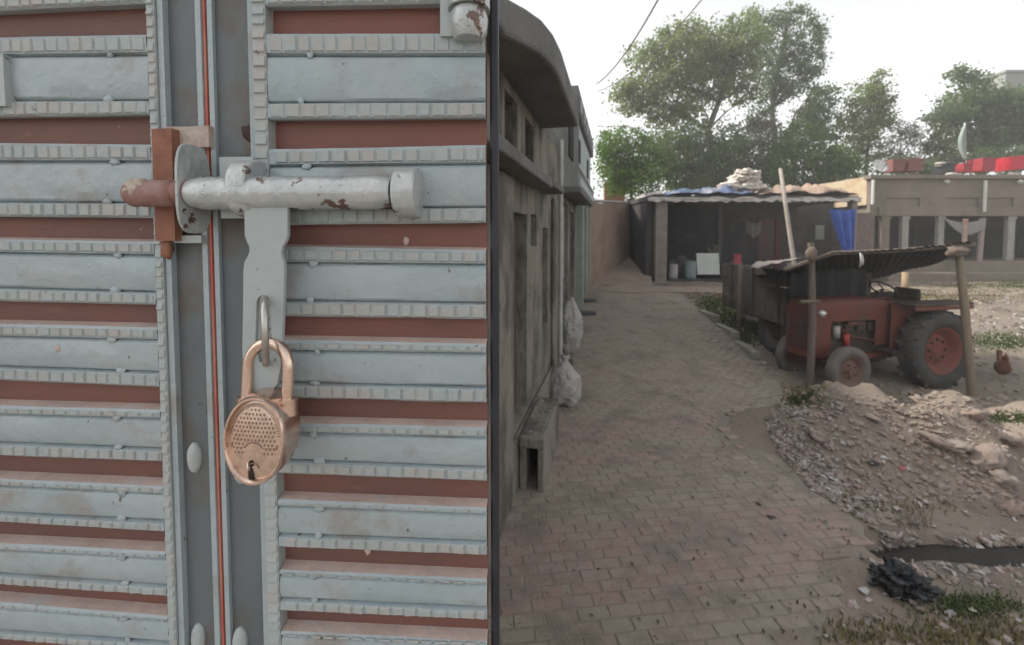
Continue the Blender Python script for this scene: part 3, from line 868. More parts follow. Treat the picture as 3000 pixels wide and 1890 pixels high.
fpart('pilaster', m_wall, h1, (2.35, 2.75, 0.003, 0.05, -.1, 2.94), bev=.02)
fpart('plinth', m_wall, h1, (-0.13, 2.34, 0.003, 0.05, -.1, 0.50), bev=.02)
b = MB(); b.tube([Fp(2.98, .06, .1), Fp(2.98, .06, 3.9)], .035, 10); smooth_angle(b.build('downpipe', m_pale, h1), 50)
# ---- stone bench in front of it
bn = empty('door_step', Fp(.7, .3, 0)); tag(bn, 'low hollow concrete doorstep against the nearest house wall', 'step')
fpart('slab', m_wall, bn, (0.02, 1.05, 0.06, 0.30, 0.42, 0.52), bev=.015)
for o0 in (0.061, 0.235): fpart('side', m_wall, bn, (0.04, 1.03, o0, o0 + .06, -.03, 0.417), bev=.01)
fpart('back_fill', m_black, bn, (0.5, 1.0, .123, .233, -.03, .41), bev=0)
# ---- second house: grey shutters
h2 = empty('village_house', Fp(4.8, -1.6, .1))
tag(h2, 'recessed house with grey shutters and pale frames, after the nearest house', 'house', 'houses along the lane')
ops = [(3.55, 4.75, .35, 3.0), (5.0, 6.1, .3, 2.9)]
us = sorted({3.32, 6.5, *[q for o in ops for q in o[:2]]}); vs = sorted({-.1, 3.10, *[q for o in ops for q in o[2:]]})
b = MB(); b.panel(us, vs, lambda u, v: not any(o[0] < u < o[1] and o[2] < v < o[3] for o in ops), lambda u, v, n: Fp(u, n, v), -0.25, -0.03)
b.build('wall', m_wall, h2)
fpart('upper_wall', m_roofc, h2, (3.32, 6.49, -3.2, 0.02, 3.225, 5.25), bev=.03)
fpart('upper_window', m_black, h2, (4.3, 5.0, 0.021, .05, 3.9, 4.7), bev=.01)
for s0, s1 in ((3.57, 4.14), (4.16, 4.73)):
    p = fpart('shutter', m_greyp, h2, (s0, s1, -.17, -.13, .4, 2.98))
    fpart('shutter_frame', m_pale, p, (s0, s0 + .05, -.128, -.105, 1.55, 2.98), (s1 - .05, s1, -.128, -.105, 1.55, 2.98), bev=.004)
    fpart('shutter_rail', m_pale, p, (s0 + .051, s1 - .051, -.128, -.108, 2.86, 2.97), bev=.004)
    fpart('lower_panel', mat('blue_grey_panel', (.15, .17, .19), .6, (.11, .125, .14), 4), p, (s0 + .06, s1 - .06, -.128, -.11, .45, 1.5), bev=.004)
p = fpart('shutter', m_greyp, h2, (5.02, 6.08, -.17, -.13, .35, 2.88)); fpart('shutter_frame', m_pale, p, (5.02, 5.1, -.128, -.10, .35, 2.88), bev=.004)
fpart('ledge', m_roofc, h2, (3.35, 6.45, -.3, .34, 3.105, 3.22), bev=.02)
fpart('step', m_wall, h2, (3.5, 5.9, -.02, .22, -.05, .28), bev=.02)
# ---- third house: tall, whitewashed parapet with dark cap
h3 = empty('village_house', Fp(11, -2, .4))
tag(h3, 'tall whitewashed house with dark coping at the far end of the row', 'house', 'houses along the lane')
fpart('ground_floor', m_wall, h3, (6.52, 13.0, -4.0, -0.35, 0, 3.6), bev=.02)
fpart('balcony_slab', m_roofc, h3, (6.52, 13.2, -0.349, 0.12, 3.35, 3.55), bev=.02)
fpart('balcony_wall', m_white, h3, (6.55, 13.1, -0.10, 0.08, 3.553, 3.80), bev=.02)
fpart('balcony_rail', m_pale, h3, (6.55, 13.1, -0.04, 0.03, 4.02, 4.08), bev=.01)
for k in range(12): fpart('baluster', m_pale, h3, (6.7 + k * .56, 6.75 + k * .56, -.03, .02, 3.803, 4.018), bev=0)
fpart('upper_wall', m_white, h3, (6.6, 12.8, -3.8, -0.10, 4.1, 5.35), bev=.02)
fpart('coping', m_roofc, h3, (6.5, 12.9, -3.9, 0.0, 5.352, 5.95), bev=.03)
for k in range(5): fpart('coping_notch', m_white, h3, (7.0 + k * 1.15, 7.3 + k * 1.15, 0.001, .03, 5.45, 5.75), bev=.005)
for k, s in enumerate((7.2, 8.6, 10.2, 12.0)): fpart('column', m_green, h3, (s, s + .26, -.16, .08, .2, 3.348), bev=.015)
for s in (7.6, 9.1, 10.8): fpart('shutter', m_greyp, h3, (s, s + .95, -.347, -.31, .6, 2.9), bev=.01)
for s in (7.6, 10.8): fpart('window', m_black, h3, (s, s + .5, -.098, -.07, 4.35, 4.95), bev=.01)
# ---- things standing along the wall
m_sack = mat('woven_sack', (0.44, 0.42, 0.40), 0.95, (0.34, 0.325, 0.31), 9, bump=.8, bscale=16, col3=(.26, .24, .22), c3scale=5, spec=.15)
def sack(p, r, seed, label, grp=None, m=m_sack, rot=None):
    b = MB(); b.blob((0, 0, 0), r, seed, .28, 4, 1.3, rot=rot, flat=.86)
    vs = []
    for x, y, z in b.v:      # gathered neck towards the top
        t = max(0, z / r[2]); k = 1 - .35 * t * t
        a = math.atan2(y, x)
        k += .035 * math.sin(a * 11 + seed) * (0.3 + t)
        vs.append((x * k, y * k, z))
    b.v = vs; b.local = True
    e = empty('sack', (p[0], p[1], p[2] + r[2] * .84))
    o = b.build('sack_bag', m, e, smooth=True)
    b = MB(local=True); b.lathe([(r[0] * .22, 0), (r[0] * .13, .03), (r[0] * .30, .10), (r[0] * .22, .13)], 14, Matrix.Translation((0, 0, r[2] * .90))); b.build('tied_neck', m, e, smooth=True)
    tag(e, label, 'sack', grp)
    return e
p = hit(1657, 1195); sack((p.x, p.y + .1, p.z), (.23, .22, .34), 3, 'fat white sack leaning at the wall past the doorstep')
s_, z_ = 3.75, .28
q = Fp(3.95, .12, .28); sack((q.x, q.y, q.z), (.20, .18, .50), 8, 'tall pale sack standing on the step before the grey shutters')
q = Fp(4.75, .10, .28); sack((q.x, q.y, q.z), (.18, .16, .30), 12, 'smaller dusty sack on the step behind the tall pale one', m=mat('dark_sack', (.16, .155, .155), .9, (.11, .105, .105), 8, bump=.4, bscale=30))
m_stone = mat('pale_stone', (0.36, 0.335, 0.325), .9, (.27, .25, .24), 8, bump=.4, bscale=40)
p = hit(1461, 1462); b = MB(); b.blob((p.x, p.y, p.z + .06), (.075, .07, .075), 5, .2, 3, 1.4, flat=.8); tag(b.build('stone', m_stone, smooth=True), 'round whitish stone at the foot of the house pilaster beside the gate', 'stone')
for px, py, lab in ((1712, 884, 'dark stone slab lying at the far left edge of the lane'), (1708, 922, 'dark stone slab just nearer than the other at the lane edge')):
    p = hit(px, py); b = MB(); b.box((p.x, p.y, p.z + .04), (.62, .26, .09), euler(.03, .05, .2)); tag(b.build('stone_slab', mat('slab_dark', (.06, .065, .068), .8, (.09, .09, .09), 6), bevel=.02), lab, 'slab')

# ================================================================== far left: mud wall and rising lane
m_mud = mat('mud_wall', (0.30, 0.225, 0.175), .95, (.24, .18, .14), 1.8, bump=.35, bscale=14, col3=(.16, .12, .09), c3scale=1.0, c3lo=.52, c3hi=.72)
m_lane2 = mat('pale_dust', (0.30, 0.245, 0.20), .95, (.24, .195, .16), 1.6, bump=.4, bscale=22, coords='World')
def wallseg(par, name, a, c, z0, h0, h1, th, m):
    a, c = Vector(a), Vector(c); d = (c - a).normalized(); n = Vector((-d.y, d.x, 0)) * th / 2
    b = MB(); N = 10; 
    def P(t, side, top):
        p = a.lerp(c, t) + n * side
        z = z0 if not top else h0 + (h1 - h0) * t + .05 * noise.noise(Vector((t * 9, h0, 0)))
        return (p.x, p.y, z)
    for i in range(N):
        t0, t1 = i / N, (i + 1) / N
        b.hexa([P(t0, -1, 0), P(t1, -1, 0), P(t1, 1, 0), P(t0, 1, 0), P(t0, -1, 1), P(t1, -1, 1), P(t1, 1, 1), P(t0, 1, 1)])
    return b.build(name, m, par, weld=True)
A = at(1700, 592, 13.6); C = at(1880, 600, 19.0); D = at(1915, 600, 19.5)
mw = empty('mud_wall', (A.x, A.y, .8)); tag(mw, 'tan mud boundary wall closing the lane beyond the houses', 'wall')
wallseg(mw, 'wall_run', (A.x, A.y, 0), (C.x, C.y, 0), .3, A.z, C.z, .3, m_mud); wallseg(mw, 'wall_run', (C.x + .15, C.y + .1, 0), (D.x + 1.2, D.y + .2, 0), .3, C.z, D.z + .1, .3, m_mud)
b = MB(); b.hexa([(A.x - .2, A.y - .22, A.z + .03), (C.x + .1, C.y - .22, C.z + .03), (C.x + .1, C.y + .22, C.z + .03), (A.x - .2, A.y + .22, A.z + .03), (A.x - .2, A.y - .22, A.z + .10), (C.x + .1, C.y - .22, C.z + .10), (C.x + .1, C.y + .22, C.z + .10), (A.x - .2, A.y + .22, A.z + .10)]); b.build('coping', m_pale, mw)
# pale dusty cross lane at the end of the paving, and the ramp that climbs past the shed
b = MB()
def cross(i, j):
    x = 1.9 + i * 16; y = 12.72 + j * (0.95 + .25 * noise.noise(Vector((i * 6, 1, 0)))) - .35 * i + .1 * noise.noise(Vector((i * 14, 4, 0)))
    return (x, y, gz(x, y) + .022)
b.grid(cross, 60, 8); tag(b.build('dirt_lane', m_lane2, smooth=True), kind='structure')
b = MB()
def ramp(i, j):
    y = 13.7 + j * 5.6; xl = 2.6 + (y - 13.7) * .42; xr = 4.55 + (y - 13.7) * .27
    x = xl + (xr - xl) * i
    return (x, y, ground(x, y) + .03 + 1.05 * sstep(0, 1, j) + .03 * noise.noise(Vector((x * 2, y * 2, 0))))
b.grid(ramp, 12, 24); tag(b.build('ramp_lane', m_lane2, smooth=True), kind='structure')

# ================================================================== SHED with sheeted roof
YS = 14.8
m_shedw = mat('dark_shed_wall', (0.075, 0.070, 0.068), .95, (.05, .048, .048), 2, col3=(.11, .10, .09), c3scale=1.5)  # very dark grey with random mottling, for the shed's shell
m_pillar = mat('pillar_plaster', (0.25, 0.22, 0.195), .92, (.19, .165, .145), 4, bump=.3, bscale=20)
def X(px, Y): return (px - 1500) / F * Y
def Z(py, Y): return CAM_H + (HORIZON - py) / F * Y
def wbox(b, x0, x1, y0, y1, z0, z1): b.box(((x0 + x1) / 2, (y0 + y1) / 2, (z0 + z1) / 2), (x1 - x0, y1 - y0, z1 - z0))
def wpart(name, m, par, *bx, bev=.01):
    b = MB()
    for q in bx: wbox(b, *q)
    return b.build(name, m, par, bevel=bev)
sx0, sx1 = X(1905, YS), X(2495, YS)
zr = Z(588, YS); zg = .78
sh = empty('open_shed', ((sx0 + sx1) / 2, YS + 1.5, zg)); tag(sh, 'dark open fronted shed with plastic sheeting on its roof behind the lane', 'shed')
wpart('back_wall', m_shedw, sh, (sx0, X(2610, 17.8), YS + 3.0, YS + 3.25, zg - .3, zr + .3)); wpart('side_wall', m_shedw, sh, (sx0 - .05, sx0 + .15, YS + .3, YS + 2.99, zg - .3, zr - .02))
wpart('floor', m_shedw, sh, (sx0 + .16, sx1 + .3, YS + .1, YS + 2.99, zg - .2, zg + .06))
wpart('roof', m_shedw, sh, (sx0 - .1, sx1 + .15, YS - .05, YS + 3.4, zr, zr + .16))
wpart('pillar', m_pillar, sh, (X(1922, YS), X(1956, YS), YS + .05, YS + .4, zg - .3, zr - .003)); wpart('pillar', m_shedw, sh, (X(2160, YS), X(2178, YS), YS + 1.4, YS + 1.6, zg, zr - .003)); wpart('pillar', m_pillar, sh, (X(2497, YS), X(2512, YS), YS + .05, YS + .3, zg - .3, zr - .003))
wpart('door', mat('faded_red_door', (.16, .085, .085), .8, (.11, .06, .06), 5), sh, (X(2232, 17.5), X(2278, 17.5), YS + 2.93, YS + 2.98, zg + .06, Z(640, 17.5)))
wpart('door_frame', mat('dark_red_frame', (.15, .025, .03), .7), sh, (X(2282, 17.5), X(2296, 17.5), YS + 2.9, YS + 2.98, zg + .06, Z(640, 17.5)))
wpart('window', mat('dim_window', (.33, .36, .31), .5), sh, (X(2400, 17.5), X(2426, 17.5), YS + 2.93, YS + 2.98, Z(702, 17.5), Z(660, 17.5)))
# edge sheet, crumpled, and tarpaulins lying on the roof
def cloth(name, m, fn, nu, nv, parent=None, th=.006, label=None, cat=None, grp=None):
    b = MB(); b.grid(fn, nu, nv); o = b.build(name, m, parent, smooth=True); s = o.modifiers.new('t', 'SOLIDIFY'); s.thickness = th
    if label: tag(o, label, cat, grp)
    return o
m_ply = mat('white_polythene', (.50, .47, .45), .5, (.40, .36, .34), 3, bump=.3, bscale=12)
m_blue = mat('blue_tarpaulin', (.07, .10, .20), .45, (.13, .17, .27), 2.5, bump=.3, bscale=10, col3=(.28, .29, .32), c3scale=1.7, c3lo=.52, c3hi=.62)
m_bluec = mat('blue_curtain', (.02, .06, .33), .5, (.05, .12, .42), 4)
cloth('roof_sheet', m_ply, lambda i, j: (sx0 - .14 + i * (sx1 - sx0 + .35), YS - .09 - .06 * noise.noise(Vector((i * 30, j * 2, 0))), zr + .10 + .08 * noise.noise(Vector((i * 14, 7, 0))) * (1 - j) - j * (.15 + .09 * noise.noise(Vector((i * 34, 2, 0))))), 140, 6, None, label='crumpled whitish plastic sheet hanging over the shed roof edge', cat='sheet')
def heapcloth(x0, x1, h, sd, y0=.0, y1=2.2):
    def fn(i, j):
        x = x0 + i * (x1 - x0); y = YS - .06 + y0 + j * (y1 - y0)
        e = min(1, 5 * i, 5 * (1 - i), 6 * j + .3)
        return (x, y, zr + .20 + e * h * (.6 + .7 * noise.fractal(Vector((x * 2.2, y * 2.2, sd)), 1, 2, 3)))
    return fn
cloth('tarpaulin', m_blue, heapcloth(X(1955, YS), X(2215, YS), .32, 2, -.1), 60, 24, None, label='faded blue tarpaulin spread on the shed roof', cat='tarpaulin')
cloth('roof_sheet', mat('tan_sheet', (.40, .31, .25), .7, (.30, .21, .16), 2, bump=.4, bscale=9, col3=(.22, .10, .06), c3scale=1.6), heapcloth(X(2220, YS), X(2500, YS), .38, 5, -.1), 60, 24, None, label='rumpled tan and rust sheet heaped at the right of the shed roof', cat='sheet')
cloth('roof_sheet', mat('grey_cloth', (.36, .33, .32), .7, (.26, .24, .23), 3, bump=.3, bscale=9), heapcloth(X(1910, YS), X(1950, YS), .16, 7), 14, 20, None, label='small pale grey cloth at the left corner of the shed roof', cat='cloth')
# pile of white sacks on the roof
m_wsack = mat('white_sack', (.60, .56, .51), .8, (.50, .455, .415), 5, bump=.3, bscale=16, col3=(.33, .27, .24), c3scale=3, c3lo=.58, c3hi=.7)
SK = ((2138, 545, .27, .15, 0, 'leftmost white sack of the pile on the shed roof'), (2182, 549, .34, .15, 0, 'broad white sack at the bottom middle of the roof pile'), (2216, 547, .25, .15, .05, 'white sack at the bottom right of the roof pile'),
      (2160, 525, .24, .13, .1, 'white sack on the second layer of the roof pile, left'), (2196, 526, .30, .13, .1, 'white sack on the second layer of the roof pile, right'), (2180, 506, .24, .13, .15, 'topmost white sack of the pile on the shed roof'), (2206, 510, .15, .10, .2, 'small white sack beside the topmost of the roof pile'))
for k, (px, py, rx, rz_, dy, lab) in enumerate(SK):
    q = at(px, py, YS + .5 + dy); b = MB(); b.blob(q, (rx * 1.12, .32, rz_ * 1.1), k + 20, .55, 4, 1.9)
    tag(b.build('roof_sack', m_wsack, smooth=True), lab, 'sack', 'white sacks piled on the shed roof')
# goods inside the shed
def leanboard(px0, px1, py0, py1, Y, m, label, cat, tilt=.15):
    b = MB(); x0, x1 = X(px0, Y), X(px1, Y); z0, z1 = Z(py1, Y), Z(py0, Y)
    b.box(((x0 + x1) / 2, Y, (z0 + z1) / 2), (x1 - x0, .05, z1 - z0), euler(-tilt, 0, 0)); tag(b.build(cat.replace(' ', '_'), m, bevel=.01), label, cat)
leanboard(2042, 2108, 742, 805, 15.3, mat('white_board', (.52, .55, .52), .7, (.42, .45, .43), 3), 'white board leaning inside the shed front', 'board')
m_buck = mat('grey_bucket', (.22, .235, .235), .6, (.16, .17, .17), 6)
for px, py, r, h, lab, m in ((1972, 805, .16, .5, 'pale grey drum just inside the shed pillar', mat('pale_drum', (.34, .32, .32), .7, (.25, .23, .23), 5)), (2022, 802, .2, .62, 'blue grey drum between the pale drum and the white board', mat('teal_drum', (.14, .19, .19), .6, (.2, .24, .24), 5)), (2130, 804, .22, .45, 'brown basket beside the white board in the shed', mat('brown_basket', (.13, .11, .085), .9))):
    p = at(px, py, 15.3); e = empty('drum', (p.x, 15.3, zg + .06)); b = MB(local=True)
    b.lathe([(.01, 0), (r * .92, 0), (r, .05), (r * 1.02, h * .33), (r * .97, h * .35), (r * 1.02, h * .66), (r * .97, h * .68), (r, h - .03), (r * .9, h), (.01, h - .01)], 18); b.build('drum_body', m, e, smooth=True)
    b = MB(local=True); b.lathe([(r * .93, h), (r * 1.0, h), (r * 1.0, h + .03), (r * .93, h + .03)], 18, close=True); b.build('rim', m, e); tag(e, lab, 'drum')
rc = random.Random(5)
for k, (px, Yc, w_, h_, col, lab) in enumerate(((1995, 15.9, .9, .8, (.13, .11, .12), 'dark bundle of bedding behind the drums in the shed'), (2085, 16.2, .7, 1.1, (.10, .085, .075), 'brown heap of sacking behind the white board'), (2140, 16.3, .5, .6, (.17, .15, .15), 'grey cloth heap beside the brown basket'), (2215, 15.9, .6, .5, (.20, .15, .16), 'pinkish heap of clothes right of the red chair'), (2330, 16.4, .8, .9, (.12, .10, .11), 'dark bundles near the red door frame in the shed'))):
    b = MB(); b.blob((X(px, Yc), Yc, zg + .06 + h_ * .42), (w_ / 2, .35, h_ / 2), k + 60, .6, 4, 1.8, flat=.85); tag(b.build('bundle', mat('bundle_%d' % k, col, .95, tuple(q * .65 for q in col), 7, bump=.6, bscale=14), smooth=True), lab, 'bundle')
# red chair
ch = empty('chair', (X(2180, 15.4), 15.4, zg + .06), .5); m_rc = mat('red_plastic', (.27, .03, .045), .5)
for dx in (-.2, .2):
    for dy in (-.2, .2):
        b = MB(local=True); b.tube([(dx, dy, 0), (dx * .9, dy * .9, .42)], .02, 8); b.build('leg', m_rc, ch)
b = MB(local=True); b.box((0, 0, .44), (.44, .44, .03)); b.build('seat', m_rc, ch, bevel=.01)
b = MB(local=True); b.grid(lambda i, j: (-.21 + .42 * i, .2 + .05 * j + .05 * (1 - (2 * i - 1) ** 2), .46 + .42 * j), 10, 6); o = b.build('backrest', m_rc, ch, smooth=True); o.modifiers.new('t', 'SOLIDIFY').thickness = .02
tag(ch, 'red plastic chair inside the shed', 'chair')
cloth('hanging_cloth', mat('grey_rag', (.22, .21, .205), .9, (.16, .155, .15), 5), lambda i, j: (X(2185, 17) + i * .62, 17 + .06 * math.sin(i * 14), Z(648, 17) - j * .62 * (1 - .35 * abs(2 * i - 1)) - .08 * math.sin(i * 3.14)), 20, 10, None, label='grey rag hanging on a line in the dark shed', cat='cloth')
cloth('hanging_tarpaulin', m_bluec, lambda i, j: (X(2425, YS) + (i * (1 - .60 * j) + .60 * j) * (X(2502, YS) - X(2425, YS)), YS + .0 + .09 * math.sin(i * 16) * (1 - j * .4), Z(612, YS) - j * (Z(612, YS) - Z(742, YS)) - .05 * math.sin(i * 3)), 36, 16, None, label='bright blue tarpaulin gathered and hanging at the right end of the shed', cat='tarpaulin')
m_brickw = mat('rough_brick_wall', (.185, .145, .125), .95, (.13, .105, .09), 5, bump=.5, bscale=16, col3=(.23, .20, .18), c3scale=3)
b = MB(); wbox(b, X(2514, YS), X(2586, YS), YS + .35, YS + .6, .5, Z(622, YS)); tag(b.build('brick_wall', m_brickw, bevel=.01), 'short mottled brick wall between the blue tarpaulin and the long veranda', 'wall')

# ================================================================== VERANDA BUILDING on the right
YV = 16.0
m_ver = mat('veranda_plaster', (.225, .19, .155), .92, (.175, .148, .12), 1.3, bump=.2, bscale=14, col3=(.12, .108, .095), c3scale=.8, c3lo=.52, c3hi=.75)
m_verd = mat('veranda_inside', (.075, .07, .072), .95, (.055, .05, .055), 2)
m_col = mat('veranda_column', (.32, .31, .285), .9, (.25, .24, .22), 4)
vx0, vx1 = X(2545, YV), X(3420, YV)
zt, zbm, zfl = Z(515, YV), Z(632, YV), Z(764, YV)
vr = empty('veranda_building', ((vx0 + vx1) / 2, YV + 3, .8)); tag(vr, 'long low veranda building with plain parapet, columns and dark bays on the right', 'building')
pz0, pz1 = Z(606, YV), Z(526, YV)
rec = [(X(a, YV), X(c, YV), Z(612, YV), Z(580, YV)) for a, c in ((2590, 2690), (2765, 2862), (2872, 2962), (3040, 3150))]
us = sorted({vx0, vx1, *[q for r_ in rec for q in r_[:2]]}); vs = sorted({zbm, pz1, *[q for r_ in rec for q in r_[2:]]})
b = MB(); b.panel(us, vs, lambda u, v: not any(r_[0] < u < r_[1] and r_[2] < v < r_[3] for r_ in rec), lambda u, v, n: Vector((u, YV - n, v)), -.15, .0); b.build('parapet', m_ver, vr)
for r_ in rec: wpart('recessed_panel', m_ver, vr, (r_[0] - .02, r_[1] + .02, YV + .06, YV + .14, r_[2] - .01, r_[3] + .01), bev=0)
wpart('coping', m_ver, vr, (vx0 - .12, vx1, YV - .14, YV + .22, pz1 + .002, zt)); wpart('beam', m_ver, vr, (vx0 + .3, vx1, YV - .06, YV - .003, zbm - .02, Z(607, YV)))
m_cream = mat('cream_sunlit_plaster', (.50, .42, .29), .9, (.42, .32, .21), 2.2, col3=(.33, .17, .10), c3scale=1.3, c3lo=.55, c3hi=.75)
b = MB(); b.hexa([(vx0 - .01, YV + .16, Z(600, YV)), (vx0 + .14, YV + .16, Z(600, YV)), (vx0 + .14, YV + 6.5, Z(600, YV)), (vx0 - .01, YV + 6.5, Z(600, YV)), (vx0 - .01, YV + .16, zt - .02), (vx0 + .14, YV + .16, zt - .02), (vx0 + .14, YV + 6.5, zt - .02), (vx0 - .01, YV + 6.5, zt - .02)]); b.build('side_parapet', m_cream, vr)
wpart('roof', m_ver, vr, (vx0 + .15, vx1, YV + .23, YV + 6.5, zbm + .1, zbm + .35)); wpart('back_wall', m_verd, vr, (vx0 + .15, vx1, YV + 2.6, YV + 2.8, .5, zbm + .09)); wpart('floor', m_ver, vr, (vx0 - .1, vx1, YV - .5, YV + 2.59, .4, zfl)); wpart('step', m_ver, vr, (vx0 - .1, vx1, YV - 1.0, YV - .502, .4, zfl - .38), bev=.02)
wpart('end_wall', m_brickw, vr, (vx0 - .04, vx0 + .35, YV + .2, YV + 2.59, zfl, zbm + .09))
for px, w_, m in ((2592, .3, m_ver), (2650, .24, m_col), (2755, .22, m_col), (2960, .27, m_col), (3075, .26, m_col), (3190, .26, m_col)):
    c = wpart('column', m, vr, (X(px, YV) - w_ / 2, X(px, YV) + w_ / 2, YV - .02, YV + .13, zfl + .002, zbm - .022)); 
    wpart('column_cap', m, c, (X(px, YV) - w_ / 2 - .03, X(px, YV) + w_ / 2 + .03, YV - .04, YV + .14, zbm - .14, zbm - .03))
m_pinkp = mat('pink_pipe', (.32, .25, .24), .7, (.25, .19, .185), 5)
b = MB(); b.tube([(X(2857, YV), YV - .14, zfl - .5), (X(2862, YV), YV - .14, Z(640, YV))], .09, 10); smooth_angle(b.build('post', m_pinkp, vr), 50)
b = MB(); b.tube([(X(2865, YV), YV - .16, Z(622, YV)), (X(2865, YV), YV - .16, Z(532, YV))], .05, 10); smooth_angle(b.build('drain_pipe', mat('white_pipe', (.55, .54, .50), .6), vr), 50)
b = MB(); b.tube([(vx0 - .05, YV - .16, Z(600, YV)), (vx0 - .05, YV - .16, Z(530, YV))], .05, 10); smooth_angle(b.build('drain_pipe', MATS['white_pipe'], vr), 50)
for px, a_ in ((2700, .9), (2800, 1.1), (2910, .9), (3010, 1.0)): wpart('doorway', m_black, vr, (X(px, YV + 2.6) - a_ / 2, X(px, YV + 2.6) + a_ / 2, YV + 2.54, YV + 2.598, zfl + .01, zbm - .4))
cloth('hung_cloth', mat('striped_cloth', (.42, .36, .33), .9, (.36, .19, .15), 9), lambda i, j: (X(2797, YV) + i * .22, YV - .25 + .04 * math.sin(i * 9), Z(642, YV) - j * 1.0), 8, 12, None, label='pinkish striped cloth hanging in the veranda front', cat='cloth')
cloth('hung_cloth', mat('grey_net', (.26, .25, .24), .9, (.2, .19, .19), 9), lambda i, j: (X(2745, YV) + i * 1.55, YV - .22, Z(640, YV) - .55 * math.sin(i * 3.14) * (.3 + .5 * j) - j * .35 * i), 24, 6, None, label='sagging grey cloth slung across the veranda bay', cat='cloth')
# things on that roof
dz = Z(515, YV)
ds = empty('satellite_dish', (X(2566, YV + .3), YV + .3, dz)); tag(ds, 'white satellite dish at the left corner of the veranda roof', 'dish')
b = MB(local=True); b.lathe([(.001, 0), (.10, .012), (.2, .045), (.28, .10), (.285, .105), (.2, .055), (.001, .012)], 24, Matrix.Translation((0, 0, .34)) @ Matrix.Rotation(R(62), 4, 'X') @ Matrix.Rotation(R(0), 4, 'Z')); b.build('reflector', mat('dish_white', (.62, .62, .60), .5, (.4, .4, .38), 6), ds, smooth=True)
b = MB(local=True); b.tube([(0, .03, -.02), (0, .03, .36)], .025, 8); b.build('mast', m_black, ds)
b = MB(local=True); b.tube([(0, -.02, .12), (0, -.36, .42)], .012, 6); b.build('feed_arm', m_black, ds)
m_bin = mat('brown_planter', (.22, .085, .07), .75, (.17, .07, .06), 5); m_redb = mat('bright_red_panel', (.55, .025, .045), .55, (.45, .02, .04), 3); m_redc = mat('dull_red_tub', (.36, .035, .045), .6, (.28, .03, .04), 4)
def tub(px0, px1, py0, py1, Y, m, label, cat='tub', rot=0, tp=1.12):
    x0, x1, z0, z1 = X(px0, Y), X(px1, Y), Z(py1, Y), Z(py0, Y); w_, h = x1 - x0, z1 - z0
    e = empty(cat.replace(' ', '_'), ((x0 + x1) / 2, Y, z0)); Rm = euler(0, rot, 0)
    b = MB(local=True)
    b.box((0, 0, h / 2), (w_ / tp, min(w_, .6) / tp, h), Rm, tp); b.build('tub_body', m, e, bevel=.012)
    b = MB(local=True)
    for sy in (-1, 1): b.box(Rm @ Vector((0, sy * min(w_, .6) / 2, h / 2 + .0)) + Rm @ Vector((0, 0, h / 2 - .025)), (w_ + .05, .04, .05), Rm)
    b.build('rim', m, e, bevel=.008); tag(e, label, cat)
tub(2590, 2628, 472, 506, YV + .5, m_bin, 'brown planter box on the veranda roof beside the dish', 'planter'); tub(2632, 2676, 470, 506, YV + .5, m_bin, 'reddish brown planter box, right of the first on the veranda roof', 'planter')
tub(2800, 2826, 482, 508, YV + .4, m_redc, 'small dull red tub on the veranda roof under the pale flag'); tub(2846, 2886, 468, 506, YV + .4, m_redc, 'crimson tub on the veranda roof left of the big red box'); tub(2924, 3030, 460, 498, YV + .4, m_redb, 'big bright red tilted box on the veranda roof', 'box', -.10, 1.02)
tub(2735, 2772, 484, 512, YV + .5, mat('black_tub', (.03, .035, .037), .6), 'black tub with a white rag on the veranda roof')
b = MB(); q = at(2756, 482, YV + .4); b.blob(q, (.2, .1, .09), 3, .6, 3, 2); tag(b.build('white_rag', m_wsack, smooth=True), 'white rag draped over the black roof tub', 'rag')
for px, w_, lab in ((2792, .55, 'pale folded mat on the veranda roof edge'), (2965, .28, 'small white bundle before the bright red box')):
    q = at(px, 508, YV + .1); b = MB(); b.blob((q.x, q.y, dz + .05), (w_ / 2, .12, .06), px, .3, 3, 1.6); tag(b.build('bundle', m_wsack, smooth=True), lab, 'bundle')
for px in (2775, 2990):
    b = MB(); q = at(px, 533, YV - .15); b.blob(q, (.1, .07, .08), px, .3, 2, 1.5); tag(b.build('lamp_fitting', m_pale, smooth=True), 'round pale lamp fitting under the veranda coping, ' + ('near the middle' if px < 2900 else 'at the right edge'), 'lamp')
fl = empty('flag', (X(2822, YV + .6), YV + .6, dz)); tag(fl, 'drooping pale green flag on a leaning pole over the veranda roof', 'flag')
q0, q1 = Vector((0, 0, 0)), Vector((X(2812, YV + .6) - X(2822, YV + .6), 0, Z(362, YV + .6) - dz))
b = MB(local=True); b.tube([q0, q1], .016, 6); b.build('pole', m_pale, fl)
b = MB(local=True); b.grid(lambda i, j: (q1 * (1 - .62 * j) + Vector((-.26 * i * math.sin(3.14 * (j * .9 + .05)) , .05 * math.sin(i * 7), -.15 * i))), 10, 18); o = b.build('flag_cloth', mat('pale_green_flag', (.36, .45, .40), .8, (.46, .52, .47), 4, trans=.3), fl, smooth=True); o.modifiers.new('t', 'SOLIDIFY').thickness = .006
